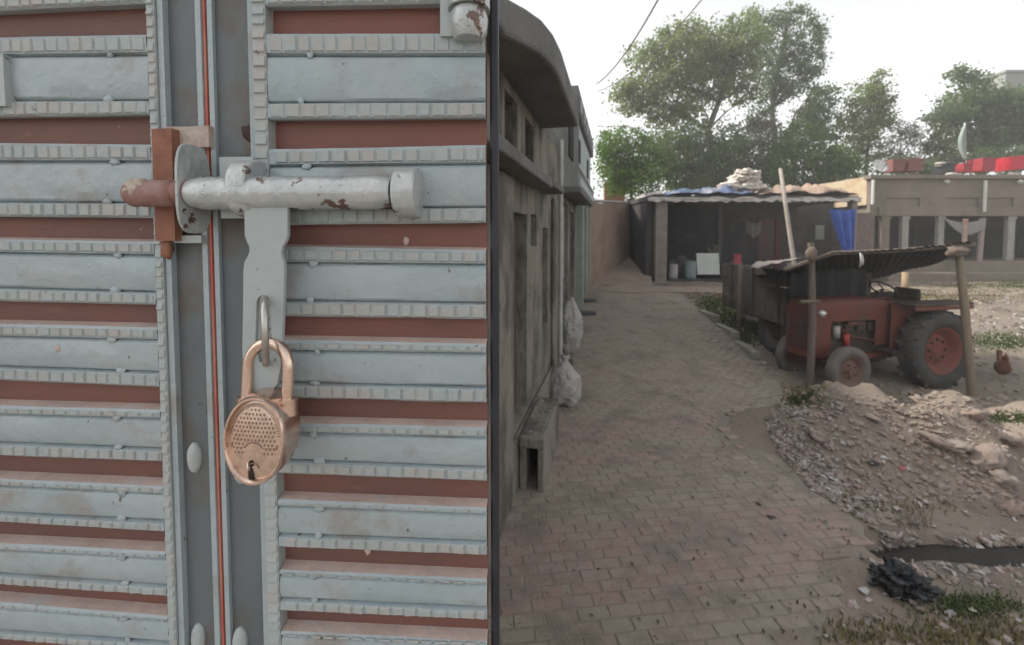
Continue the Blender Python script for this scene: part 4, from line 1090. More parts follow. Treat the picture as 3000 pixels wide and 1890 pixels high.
# ================================================================== TRACTOR
FW = hit(2485, 1155); YAW = R(12)
fdir = Vector((-math.cos(YAW), -math.sin(YAW), 0)); rear = FW - fdir * 1.8 + Vector((fdir.y, -fdir.x, 0)) * 0   # under the near rear wheel
side = Vector((-fdir.y, fdir.x, 0))      # tractor's left, towards the camera
TR = 0.46
base = rear - side * (TR + .14); base.z = -.22
tr = empty('tractor', base, math.atan2(fdir.y, fdir.x)); tag(tr, 'old rusty red farm tractor parked under the sheet canopy', 'tractor')
m_tred = mat('tractor_shaded_red', (.155, .042, .027), .7, (.115, .038, .028), 4, bump=.15, bscale=20, col3=(.085, .055, .045), c3scale=3.0, c3lo=.5, c3hi=.7)  # red darkened in the base colour for the canopy's shade
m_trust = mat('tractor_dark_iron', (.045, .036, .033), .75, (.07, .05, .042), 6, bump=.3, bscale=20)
m_tyre = mat('tyre_dusty', (.040, .040, .042), .85, (.075, .070, .065), 7, bump=.3, bscale=30)
m_tyre2 = mat('tyre_pale_dust', (.11, .10, .095), .9, (.16, .145, .135), 6, bump=.3, bscale=30)
m_rim = mat('rim_red', (.19, .05, .035), .7, (.15, .045, .036), 5, col3=(.15, .07, .05), c3scale=5)
def tb(name, m, par, *bx, bev=.015, taper=1.0, rot=None):
    b = MB(local=True)
    for (c, s_) in bx: b.box(c, s_, rot, taper)
    return b.build(name, m, par, bevel=bev)
def wheel(par, x, y, r, w, lugs, mt, mr, dish):
    e = empty('wheel', (x, y, r)); e.parent = par
    M = Matrix.Rotation(R(-90), 4, 'X')            # lathe axis -> +y
    b = MB(local=True); ri = r * .60
    b.lathe([(ri, -w * .40), (r * .78, -w * .50), (r * .92, -w * .49), (r * .985, -w * .36), (r, -w * .15), (r, w * .15), (r * .985, w * .36), (r * .92, w * .49), (r * .78, w * .50), (ri, w * .40)], 40, M, True)
    ty = b.build('tyre', mt, e, smooth=True)
    b = MB(local=True)
    for k in range(lugs):
        for sg in (-1, 1):
            t = 2 * math.pi * (k + (.5 if sg > 0 else 0)) / lugs
            Rm = Matrix.Rotation(-t, 3, 'Y')
            b.box(Rm @ Vector((0, sg * w * .24, r * .995)), (r * .075, w * .50, r * .085), Rm @ Matrix.Rotation(sg * .6, 3, 'Z'))
    b.build('tread_lugs', mt, ty)
    b = MB(local=True)
    b.lathe([(.001, dish), (r * .16, dish), (r * .17, dish * .75), (r * .40, dish * .2), (r * .46, w * .12), (r * .52, w * .30), (r * .595, w * .42), (r * .615, w * .43), (r * .605, w * .30), (r * .57, -w * .3), (.001, -w * .3)], 36, M)
    rm = b.build('rim', mr, e); smooth_angle(rm, 40)
    b = MB(local=True)
    for k in range(8 if lugs else 5):
        t = 2 * math.pi * k / (8 if lugs else 5); b.tube([M @ Vector((r * .27 * math.cos(t), r * .27 * math.sin(t), dish * .5)), M @ Vector((r * .27 * math.cos(t), r * .27 * math.sin(t), dish * .5 + .035))], .02 if lugs else .012, 6)
    b.build('wheel_nuts', m_trust, rm)
    return e
TLY = TR + .14
wheel(tr, 0, TLY, .66, .32, 18, m_tyre, m_rim, .05); e = wheel(tr, 0, -TLY, .66, .32, 18, m_tyre, m_rim, .05)
wheel(tr, 1.8, TLY - .02, .40, .17, 0, m_tyre2, mat('rim_dusty_red', (.14, .075, .062), .75, (.16, .10, .085), 6), .07); wheel(tr, 1.8, -(TLY - .18), .40, .17, 0, m_tyre2, MATS['rim_dusty_red'], .07)
# bonnet and nose
def loft(name, m, secs, bev=.0):
    b = MB(local=True); n = 14; V = []
    for x, w, z0, z1, rr in secs:
        ring = []
        for k in range(n + 1):
            t = math.pi * k / n
            yy = (w / 2) * math.copysign(abs(math.cos(t)) ** rr, math.cos(t)); zz = z0 + (z1 - z0) * abs(math.sin(t)) ** rr
            ring.append((x, yy, zz))
        V.append(ring)
    m_ = n + 1
    fs = []
    for i in range(len(V) - 1):
        for k in range(n): fs.append((i * m_ + k, i * m_ + k + 1, (i + 1) * m_ + k + 1, (i + 1) * m_ + k))
        fs.append((i * m_, (i + 1) * m_, (i + 1) * m_ + n, i * m_ + n))
    fs.append(tuple(range(m_))); fs.append(tuple(reversed(range((len(V) - 1) * m_, len(V) * m_))))
    b.add([p for r_ in V for p in r_], fs); o = b.build(name, m, tr); return smooth_angle(o, 40)
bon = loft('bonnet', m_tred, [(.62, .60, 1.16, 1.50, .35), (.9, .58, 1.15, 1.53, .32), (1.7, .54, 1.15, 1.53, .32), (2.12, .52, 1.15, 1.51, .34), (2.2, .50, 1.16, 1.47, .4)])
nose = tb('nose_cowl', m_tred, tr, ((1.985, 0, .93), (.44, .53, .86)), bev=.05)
tb('grille', m_trust, nose, ((2.205, 0, .9), (.03, .36, .46)), bev=.005)
for k in range(5): tb('grille_bar', m_tred, nose, ((2.225, -.14 + k * .07, .9), (.015, .02, .44)), bev=.003)
for y in (.255, -.255):
    b = MB(local=True); b.lathe([(.001, 0), (.06, .0), (.07, .03), (.05, .09), (.001, .1)], 16, Matrix.Translation((2.02, y + math.copysign(.005, y), 1.30)) @ Matrix.Rotation(R(-90 if y > 0 else 90), 4, 'X') @ Matrix.Translation((0, 0, -.02)))
    b.build('headlight', mat('lamp_chrome', (.6, .6, .58), .25, metal=.6), tr, smooth=True)
tb('engine_block', m_trust, tr, ((1.2, 0, .84), (1.15, .34, .60)), bev=.03)
for x in (.85, 1.1, 1.35): tb('cylinder_head', m_trust, tr, ((x, .18, 1.02), (.18, .08, .16)), bev=.02)
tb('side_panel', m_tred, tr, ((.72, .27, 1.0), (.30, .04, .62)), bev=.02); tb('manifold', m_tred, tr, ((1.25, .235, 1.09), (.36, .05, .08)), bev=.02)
b = MB(local=True); b.tube([(1.62, .2, 1.1), (1.4, .27, .88), (1.0, .27, .80), (.7, .28, .74)], .018, 8); b.build('fuel_pipe', m_tred, tr, smooth=True)
b = MB(local=True); b.tube([(1.45, .24, .92), (1.45, .24, .70)], .05, 12); b.build('oil_filter', mat('filter_red', (.36, .05, .05), .5), tr, smooth=True)
b = MB(local=True); b.tube([(1.66, .24, 1.06), (1.66, .24, .86)], .055, 12); b.build('fuel_bowl', mat('alu_grey', (.32, .32, .30), .5), tr, smooth=True)
tb('side_rail', m_tred, tr, ((1.15, .2, .50), (1.6, .06, .10)), bev=.01)
tb('gearbox', m_trust, tr, ((.3, 0, .78), (1.0, .40, .46)), bev=.04); tb('rear_axle', m_trust, tr, ((0, 0, .66), (.34, .86, .34)), bev=.06)
tb('front_axle', m_trust, tr, ((1.8, 0, .46), (.12, .96, .10)), bev=.02); tb('axle_pivot', m_tred, tr, ((1.8, 0, .56), (.2, .2, .14)), bev=.02)
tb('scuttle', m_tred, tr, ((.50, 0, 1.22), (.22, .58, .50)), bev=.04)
for sg in (1, -1):
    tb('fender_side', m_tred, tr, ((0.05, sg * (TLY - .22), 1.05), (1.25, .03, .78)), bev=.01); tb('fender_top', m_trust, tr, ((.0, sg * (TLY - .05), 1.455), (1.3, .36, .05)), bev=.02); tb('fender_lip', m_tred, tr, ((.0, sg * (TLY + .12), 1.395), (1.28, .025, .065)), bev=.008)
tb('seat', m_trust, tr, ((.02, 0, 1.38), (.42, .44, .10)), bev=.04); tb('seat_back', m_trust, tr, ((-.2, 0, 1.52), (.08, .44, .26)), bev=.04)
b = MB(local=True); b.tube([(.56, 0, 1.42), (.36, 0, 1.64)], .022, 8); b.build('steering_column', m_trust, tr)
sw = MB(local=True); Ms = Matrix.Translation((.36, 0, 1.64)) @ Matrix.Rotation(R(-42), 4, 'Y')
sw.tube([Ms @ Vector((.21 * math.cos(t), .21 * math.sin(t), 0)) for t in [2 * math.pi * k / 28 for k in range(29)]], .017, 8, False)
for t in (0, 2.1, 4.2): sw.tube([Ms @ Vector((0, 0, 0)), Ms @ Vector((.205 * math.cos(t), .205 * math.sin(t), 0))], .010, 6)
sw.build('steering_wheel', m_trust, tr, smooth=True)
for x, y in ((.35, .22), (.42, -.2)):
    b = MB(local=True); b.tube([(x, y, 1.0), (x - .08, y + .02, 1.42)], .012, 6); b.blob((x - .08, y + .02, 1.44), (.03, .03, .03), 1, 0, 2); b.build('gear_lever', m_trust, tr)
b = MB(local=True); b.lathe([(.05, 0), (.06, .02), (.06, .16), (.03, .2), (.001, .2)], 12, Matrix.Translation((2.05, .1, 1.5))); b.build('air_cleaner', m_trust, tr, smooth=True)
tb('foot_step', m_trust, tr, ((.55, .38, .62), (.5, .26, .04)), bev=.01)
for x in (-.5,): tb('hitch_arm', m_trust, tr, ((x, .2, .5), (.6, .05, .07)), bev=.01); tb('hitch_arm', m_trust, tr, ((x, -.2, .5), (.6, .05, .07)), bev=.01)

# ================================================================== CANOPY over it
m_wood = mat('weathered_pole', (.165, .13, .105), .9, (.115, .09, .075), 6, bump=.3, bscale=30, stretch=(5, 5, .6))
m_bamb = mat('bamboo_pole', (.24, .195, .14), .8, (.185, .15, .11), 5, stretch=(4, 4, .7))
m_tin = mat('near_black_sheet', (.012, .012, .013), .8, (.02, .019, .019), 3, bump=.2, bscale=20, spec=.08)  # near-black colour for the canopy sheet
m_tarp = mat('black_tarpaulin', (.016, .016, .018), .7, (.028, .027, .028), 4, bump=.3, bscale=14)
cn = empty('sheet_canopy', (6.2, 7.6, -.15)); tag(cn, 'sagging black sheet canopy on rough poles over the tractor', 'canopy')
pA, pB = hit(2372, 1142), hit(2850, 1155)
def gp(x, y): return gz(x, y)
tA = at(2376, 712, pA.y); tB = at(2806, 728, pB.y - .1)
b = MB(); b.tube([(pA.x, pA.y, gp(pA.x, pA.y) - .1), (pA.x + .01, pA.y, 1.0), tA], [.062, .056, .050], 10); smooth_angle(b.build('post', m_wood, cn), 50)
b = MB(); b.tube([(pB.x, pB.y, gp(pB.x, pB.y) - .1), Vector((pB.x, pB.y, 0)).lerp(tB, .55), tB + Vector((0, 0, .02))], [.062, .055, .048], 10); smooth_angle(b.build('post', m_bamb, cn), 50)
q = at(2376, 745, pA.y - .07); b = MB(); b.blob(q, (.09, .07, .12), 3, .3, 2, 2); b.build('rope_lashing', m_wood, cn, smooth=True)
q = at(2806, 738, pB.y - .15); b = MB(); b.blob(q, (.16, .09, .09), 5, .4, 3, 2); b.build('rope_lashing', m_wood, cn, smooth=True)
b = MB(); b.tube([at(2300, 790, 6.95), at(2440, 742, 6.93), at(2620, 735, 6.95), at(2855, 716, 6.9)], .035, 8); b.build('front_purlin', m_wood, cn, smooth=True)
b = MB(); b.tube([at(2345, 885, 6.8), at(2402, 884, 6.8)], .03, 8); b.build('cross_peg', m_wood, cn, smooth=True)
for a_, c_ in (((5.05, 9.4), 1.80), ((7.7, 9.2), 1.95)):
    b = MB(); b.tube([(a_[0], a_[1], -.2), (a_[0], a_[1], c_ - .02)], .05, 8); b.build('post', m_wood, cn, smooth=True)
NEAR = [at(2225, 806, 7.1), at(2300, 790, 6.95), at(2375, 762, 6.9), at(2440, 742, 6.88), at(2520, 736, 6.86), at(2600, 734, 6.86), at(2700, 722, 6.85), at(2780, 716, 6.85), at(2852, 710, 6.85)]
FARP = [at(2205, 800, 9.5), at(2290, 806, 9.5), at(2380, 815, 9.5), at(2450, 822, 9.5), at(2520, 826, 9.4), at(2560, 818, 9.3), at(2620, 800, 9.2), at(2680, 786, 9.1), at(2740, 768, 9.0)]
def lerpl(L_, t):
    k = t * (len(L_) - 1); i = min(int(k), len(L_) - 2); return L_[i].lerp(L_[i + 1], k - i)
def roof(i, j):
    p = lerpl(NEAR, i).lerp(lerpl(FARP, i), j)
    p = p + Vector((0, 0, .012 * math.sin(i * 190) + .04 * noise.noise(Vector((i * 9, j * 3, 2))) - .05 * math.sin(j * 3.14)))
    return p
cloth('roof_sheet', m_tin, roof, 150, 14, cn, th=.008)
m_tinp = mat('pale_worn_sheet', (.30, .265, .25), .7, (.20, .175, .165), 4, bump=.3, bscale=20)
cloth('folded_corner', m_tinp, lambda i, j: at(2196, 792, 7.6).lerp(at(2350, 760, 7.0), i).lerp(at(2215, 770, 9.3).lerp(at(2345, 764, 9.0), i), j) + Vector((0, 0, .03 + .04 * noise.noise(Vector((i * 8, j * 4, 0))))), 24, 8, cn, th=.008)
for k, (px, py) in enumerate(((2520, 740), (2526, 745))):
    b = MB(); q = at(px, py, 6.84); b.tube([q, q + Vector((.01, -.01, -.12)), q + Vector((-.005, -.01, -.24 + .06 * k))], [.008, .014, .006], 6); b.build('torn_strip', mat('torn_white', (.5, .5, .48), .7), cn, smooth=True)
cloth('hanging_sheet', m_tarp, lambda i, j: (X(2318, 7.9) + i * (X(2542, 7.9) - X(2318, 7.9)), 7.9 + .05 * math.sin(i * 22), Z(780, 7.9) - j * (Z(780, 7.9) - Z(925, 7.9))), 40, 8, cn, th=.008)
# long pale pole leaning behind the canopy
b = MB(); p0, p1 = at(2326, 770, 9.3), at(2286, 494, 9.7); b.tube([p0 - (p1 - p0) * .45, p0, p0.lerp(p1, .5), p1], [.05, .048, .044, .038], 10); tag(b.build('leaning_pole', mat('pale_pole', (.40, .36, .32), .8, (.30, .26, .23), 5), smooth=True), 'long pale pole leaning up through the canopy', 'pole')
b = MB(); p0, p1 = hit(2652, 850), at(2652, 798, hit(2652, 850).y); b.tube([(p0.x, p0.y, p0.z - .2), p1], [.10, .085], 10); tag(b.build('wooden_stub', mat('yellow_wood', (.36, .27, .17), .85, (.28, .21, .13), 5), smooth=True), 'short yellowish wooden stub post on the grass behind the tractor', 'post')

# ================================================================== TRAILER behind the canopy's left end
tl = empty('farm_trailer', (5.9, 8.8, -.1)); tag(tl, 'dark wooden farm trailer half hidden under the canopy left of the tractor', 'trailer')
m_board = mat('muddy_board', (.115, .098, .080), .9, (.075, .065, .055), 5, bump=.4, bscale=24, col3=(.16, .145, .125), c3scale=4)
x0 = X(2312, 8.15); x1 = x0 + 1.55
for k in range(3): wpart('side_board', m_board, tl, (x0 - .05, x0, 8.15, 10.6, .74 + k * .33, 1.06 + k * .33), bev=.012)
for k in range(3): wpart('end_board', m_board, tl, (x0 + .003, x1, 8.15, 8.2, .74 + k * .33, 1.06 + k * .33), bev=.012)
for k in range(3): wpart('side_board', m_board, tl, (x1 + .003, x1 + .053, 8.15, 10.6, .74 + k * .33, 1.06 + k * .33), bev=.012)
wpart('bed', m_board, tl, (x0 - .04, x1, 8.16, 10.6, .66, .735)); wpart('axle', m_trust, tl, (x0 + .1, x1, 8.62, 8.72, .36, .44))
for xx in (x0 + .3, x1 - .4): wpart('chassis_beam', m_trust, tl, (xx, xx + .12, 8.2, 10.5, .52, .655))
for yy in (8.3, 9.2, 10.1): wpart('side_batten', m_board, tl, (x0 - .10, x0 - .052, yy, yy + .09, .70, 1.72), bev=.008)
for xx, rz_ in ((x0 + .12, 90), (x1 - .1, -90)):
    e = wheel(tl, 0, 0, .50, .24, 12, m_tyre, m_trust, .04); e.location = (xx - 5.9, 8.67 - 8.8, gz(xx, 8.67) + .50 + .1 - .02); e.rotation_euler = (0, 0, R(rz_))
# ================================================================== SMALL THINGS ON THE WASTE GROUND
# hen
p = hit(2935, 1118); hn = empty('hen', (p.x, p.y, gz(p.x, p.y)), R(232)); hn.scale = (1.15, 1.15, 1.3); tag(hn, 'small rust brown hen standing on the bare ground right of the tractor', 'hen')
m_hen = mat('hen_brown', (.17, .075, .04), .85, (.12, .055, .035), 20)
b = MB(local=True)
secs = [(-.17, .20, .020, .05), (-.13, .19, .05, .07), (-.06, .165, .085, .085), (.02, .16, .095, .09), (.09, .185, .075, .075), (.12, .24, .05, .05), (.13, .30, .034, .036), (.145, .335, .032, .034), (.17, .34, .02, .022), (.20, .332, .004, .004)]
vs = []; n = 14
for x, z, ry, rz_ in secs:
    for k in range(n):
        t = 2 * math.pi * k / n; vs.append((x + (.0 if z < .23 else 0), ry * math.cos(t), z + rz_ * math.sin(t)))
fs = [(i * n + k, i * n + (k + 1) % n, (i + 1) * n + (k + 1) % n, (i + 1) * n + k) for i in range(len(secs) - 1) for k in range(n)] + [tuple(reversed(range(n))), tuple((len(secs) - 1) * n + k for k in range(n))]
b.add(vs, fs); b.build('body', m_hen, hn, smooth=True)
b = MB(local=True); b.prism([(-.12, .2), (-.20, .24), (-.25, .35), (-.21, .37), (-.15, .30), (-.08, .25)], lambda a, z, y: (a, y, z), -.03, .03); b.build('tail', m_hen, hn, bevel=.012)
b = MB(local=True); b.prism([(.12, .365), (.135, .395), (.15, .38), (.165, .39), (.175, .36)], lambda a, z, y: (a, y, z), -.006, .006); b.build('comb', mat('comb_red', (.4, .03, .03), .6), hn)
for y in (-.035, .035):
    b = MB(local=True); b.tube([(.01, y, .10), (.0, y, .03), (.01, y, .006), (.045, y, .005)], .007, 6); b.build('leg', mat('hen_leg', (.3, .2, .08), .7), hn)
# black plastic bag
p = hit(2660, 1742); b = MB(); b.blob((0, 0, 0), (.155, .11, .085), 31, .75, 5, 2.6, flat=.6); b.v = [(x + p.x, y + p.y + .04, z + gz(p.x, p.y) + .05) for x, y, z in b.v]
tag(b.build('plastic_bag', mat('black_polythene', (.012, .014, .017), .35, bump=.5, bscale=30), smooth=True), 'crumpled black plastic bag on the dirt below the drain', 'bag')
# stones, rubble, litter
m_rub = mat('rubble', (.23, .19, .165), .95, (.29, .245, .215), 12, bump=.4, bscale=40, alt=[(.22, .18, .145), (.29, .235, .19), (.24, .165, .135), (.33, .285, .245), (.17, .145, .12), (.30, .18, .14)], altw=.7)
m_scrap = mat('scraps', (.45, .43, .42), .7, (.36, .34, .33), 20, alt=[(.55, .53, .52), (.30, .28, .27), (.38, .30, .28), (.12, .12, .13), (.50, .47, .45), (.42, .22, .20), (.20, .22, .24)], altw=.8)
rd = random.Random(77)
def rock(b, c, r, sd, sub=1):
    b.blob(c, (r * rd.uniform(.7, 1.3), r * rd.uniform(.7, 1.3), r * rd.uniform(.45, .8)), sd, .55, sub, 1.6, rot=euler(rd.uniform(-.5, .5), rd.uniform(-.5, .5), rd.uniform(0, 6)))
def on_waste(px, py):
    return px > edge_x(py) + 12
for k, (px, py, r, lab) in enumerate(((2740, 1300, .11, 'pale stone high on the rubble heap'), (2800, 1312, .10, 'whitish broken slab on the right of the rubble heap'), (2890, 1350, .16, 'big rounded earth clod on the rubble heap at right'), (2390, 1280, .10, 'tan stone on the left flank of the rubble heap'), (2930, 1410, .13, 'grey stone at the right foot of the rubble heap'), (2960, 1500, .09, 'pale stone near the right edge above the drain'), (2560, 1230, .07, 'small tan stone on top of the rubble heap'), (2850, 1220, .09, 'tan stone on the far shoulder of the rubble heap'), (2700, 1180, .07, 'pale stone on the crest before the rear tractor wheel'), (2950, 1290, .10, 'buff stone at the right edge of the rubble heap'))):
    p = hit(px, py, gz); b = MB(); rock(b, (p.x, p.y, p.z + r * .25), r, k + 40, 3); tag(b.build('stone', m_rub, smooth=True), lab, 'stone')
b = MB(); n = 0
while n < 3000:
    u = rd.random()
    if u < .55: px, py = rd.gauss(2680, 230), rd.uniform(1150, 1470)
    elif u < .72: px, py = edge_x(py0 := rd.uniform(1180, 1540)) + abs(rd.gauss(0, 70)), py0
    elif u < .86: px, py = rd.uniform(2100, 3100), rd.uniform(880, 1180)
    elif u < .93: px, py = rd.uniform(2560, 3050), rd.uniform(1560, 1720)
    else: px, py = rd.uniform(2350, 3050), rd.uniform(1440, 1900)
    if px > 3150 or not on_waste(px, py): continue
    p = hit(px, py, gz); r = rd.choice((.007, .009, .012, .016, .022, .032)) * rd.uniform(.8, 1.3) * (1 if p.y < 6 else 1.6)
    rock(b, (p.x, p.y, p.z + r * .2), r, n % 97, 1); n += 1
tag(b.build('rubble_stones', m_rub), 'loose broken stones and brick bits over the waste ground', 'rubble', kind='stuff')
b = MB(); n = 0
while n < 1500:
    u = rd.random()
    if u < .35: px, py = edge_x(py0 := rd.uniform(1180, 1540)) + abs(rd.gauss(0, 90)), py0
    elif u < .55: px, py = rd.uniform(2080, 2330), rd.uniform(880, 1120)
    elif u < .80: px, py = rd.uniform(2840, 3100), rd.uniform(860, 1020)
    elif u < .90: px, py = rd.uniform(2560, 3050), rd.uniform(1570, 1680)
    else: px, py = rd.uniform(2350, 3050), rd.uniform(1180, 1890)
    if not on_waste(px, py): continue
    p = hit(px, py, gz); r = rd.uniform(.008, .032) * (1 if p.y < 6 else 1.5); Rm = euler(rd.gauss(0, .5), rd.gauss(0, .5), rd.uniform(0, 6)); a_ = rd.uniform(.25, 1)
    c = Vector((p.x, p.y, p.z + .012)); f = rd.uniform(-.5, .5)
    b.add([c + Rm @ Vector(v) for v in ((-r, -r * a_, 0), (0, -r * a_ * .8, r * f), (r, -r * a_, 0), (r * .9, r * a_, 0), (0, r * a_, r * f), (-r, r * a_ * .8, 0))], [(0, 1, 4, 5), (1, 2, 3, 4)]); n += 1
o = b.build('litter', m_scrap); o.modifiers.new('t', 'SOLIDIFY').thickness = .002; tag(o, 'scattered paper and plastic scraps on the waste ground', 'litter', kind='stuff')
b = MB(); n = 0
while n < 260:
    py = rd.uniform(900, 1880); px = edge_x(py) - abs(rd.gauss(0, 160)) if rd.random() < .7 else rd.uniform(1520, edge_x(py))
    if px < 1480: continue
    p = hit(px, py); r = rd.uniform(.008, .022); Rm = euler(rd.gauss(0, .25), rd.gauss(0, .25), rd.uniform(0, 6)); c = Vector((p.x, p.y, p.z + .02))
    b.add([c + Rm @ Vector(v) for v in ((-r, 0, 0), (0, -r * .45, .004), (r, 0, 0), (0, r * .45, .004))], [(0, 1, 2, 3)]); n += 1
tag(b.build('fallen_leaves', mat('fallen_leaf', (.10, .08, .055), .9, (.06, .05, .04), 9, isl=.5, coords='World')), 'dry leaf bits and dirt scattered on the brick lane', 'leaves', kind='stuff')
# larger pieces of litter
for k, (px, py, l, w_, ang, col, lab) in enumerate(((2525, 1465, .16, .035, .15, (.30, .26, .24), 'long pale splinter of board lying below the rubble heap'), (2410, 1398, .06, .02, .6, (.5, .5, .48), 'white plastic strip on the rubble beside the brick edge'), (2285, 1370, .05, .04, .3, (.42, .36, .34), 'pale pink paper scrap at the brick edge'), (2640, 1375, .06, .04, 0, (.42, .13, .14), 'red cloth scrap on the front of the rubble heap'), (2560, 1360, .09, .05, .2, (.03, .035, .04), 'black scrap of polythene on the rubble heap front'), (2590, 1345, .05, .03, -.4, (.55, .56, .56), 'white scrap beside the black one on the heap'), (2855, 1795, .05, .02, -.1, (.6, .58, .5), 'white leaf shaped scrap on the grass in the corner'), (2225, 1480, .05, .03, .4, (.07, .05, .045), 'dark brown dry leaf on the paving near the dirt edge'), (2260, 1520, .05, .03, 0, (.06, .045, .04), 'second dark dry leaf on the paving, nearer the gate'), (2530, 1735, .05, .03, .2, (.5, .5, .49), 'white scrap left of the black plastic bag'), (2840, 1335, .07, .05, .3, (.33, .12, .11), 'reddish brick fragment low on the heap at right'))):
    p = hit(px, py, gz); Rm = euler(.12, .15, ang); c = Vector((p.x, p.y, p.z + .018)); b = MB()
    b.grid(lambda i, j: c + Rm @ Vector(((i - .5) * l * 1.3, (j - .5) * w_ * 1.6 * (1 - .5 * abs(2 * i - 1) ** 2), .25 * w_ * math.sin(i * 5 + k))), 6, 3)
    o = b.build('scrap', mat('scrap_%d' % k, col, .7, tuple(q * .75 for q in col), 30), smooth=True); o.modifiers.new('t', 'SOLIDIFY').thickness = .006; tag(o, lab, 'scrap')
# dead plant in front of the drain
b = MB(); p = hit(2690, 1545, gz)
for k in range(26):
    a_ = rd.uniform(0, 6.3); l = rd.uniform(.08, .22); q = Vector((p.x + rd.gauss(0, .08), p.y + rd.gauss(0, .04), p.z))
    b.tube([q, q + Vector((math.cos(a_) * l * .3, math.sin(a_) * l * .2, l * .7)), q + Vector((math.cos(a_) * l * .7, math.sin(a_) * l * .4, l))], [.003, .002, .001], 4)
tag(b.build('dry_weed', mat('dry_stalk', (.17, .13, .085), .9)), 'dry brown weed at the back rim of the drain', 'weed')
# muddy water in the drain
m_mudw = mat('drain_mud', (.022, .018, .015), .75, (.035, .029, .024), 5, bump=.4, bscale=26, coords='World')
b = MB(); b.grid(lambda i, j: (2.79 + i * 3.2, 3.06 + j * .42, -.155 + .01 * noise.noise(Vector((i * 20, j * 6, 0)))), 40, 6); tag(b.build('drain_mud', m_mudw, smooth=True), kind='structure')

# ---- grass and weeds
m_grass = mat('grass', (.075, .115, .038), .8, (.11, .13, .05), 3, isl=.35, trans=.25, coords='World')
m_dry = mat('dry_grass', (.23, .185, .095), .85, (.17, .155, .07), 4, isl=.35, trans=.2, coords='World')
def blades(name, m, spots, label, hmin, hmax, wd=.006):
    b = MB()
    for px, py, sx, sy, n in spots:
        for _ in range(n):
            x_, y_ = rd.gauss(px, sx), rd.gauss(py, sy)
            if y_ < 800 or not on_waste(x_, y_): continue
            p = hit(x_, y_, gz); k = 1 if p.y < 5 else (1.8 if p.y < 9 else 3.0)
            h = rd.uniform(hmin, hmax); a_ = rd.uniform(0, 6.3); lean = rd.uniform(.1, .9) * h; w_ = wd * rd.uniform(.6, 1.3) * k
            d = Vector((math.cos(a_), math.sin(a_), 0)); s_ = Vector((-d.y, d.x, 0)) * w_
            b.add([p - s_, p + s_, p + d * lean * .4 + s_ * .7 + Vector((0, 0, h * .7)), p + d * lean * .4 - s_ * .7 + Vector((0, 0, h * .7)), p + d * lean + Vector((0, 0, h))], [(0, 1, 2, 3), (3, 2, 4)])
    tag(b.build(name, m), label, 'grass', kind='stuff')
blades('green_grass', m_grass, [(2850, 1775, 75, 18, 900), (2120, 930, 40, 28, 3000), (2180, 985, 30, 18, 1400), (2090, 900, 30, 12, 900), (2950, 1000, 60, 14, 1500), (2920, 845, 90, 10, 2200), (2990, 835, 30, 8, 900), (2960, 1225, 40, 8, 500), (2350, 1175, 28, 10, 500), (2100, 880, 50, 8, 500)], 'low green grass patches on the waste ground', .012, .045)
blades('dry_grass', m_dry, [(2870, 1860, 150, 30, 650), (2560, 1860, 120, 25, 220), (2780, 860, 140, 14, 2200), (2250, 865, 130, 7, 1400), (2620, 870, 120, 10, 1200), (2480, 1480, 60, 20, 120), (2330, 1150, 40, 15, 300), (2650, 1490, 90, 14, 160)], 'straw coloured dry grass on the waste ground', .015, .06)

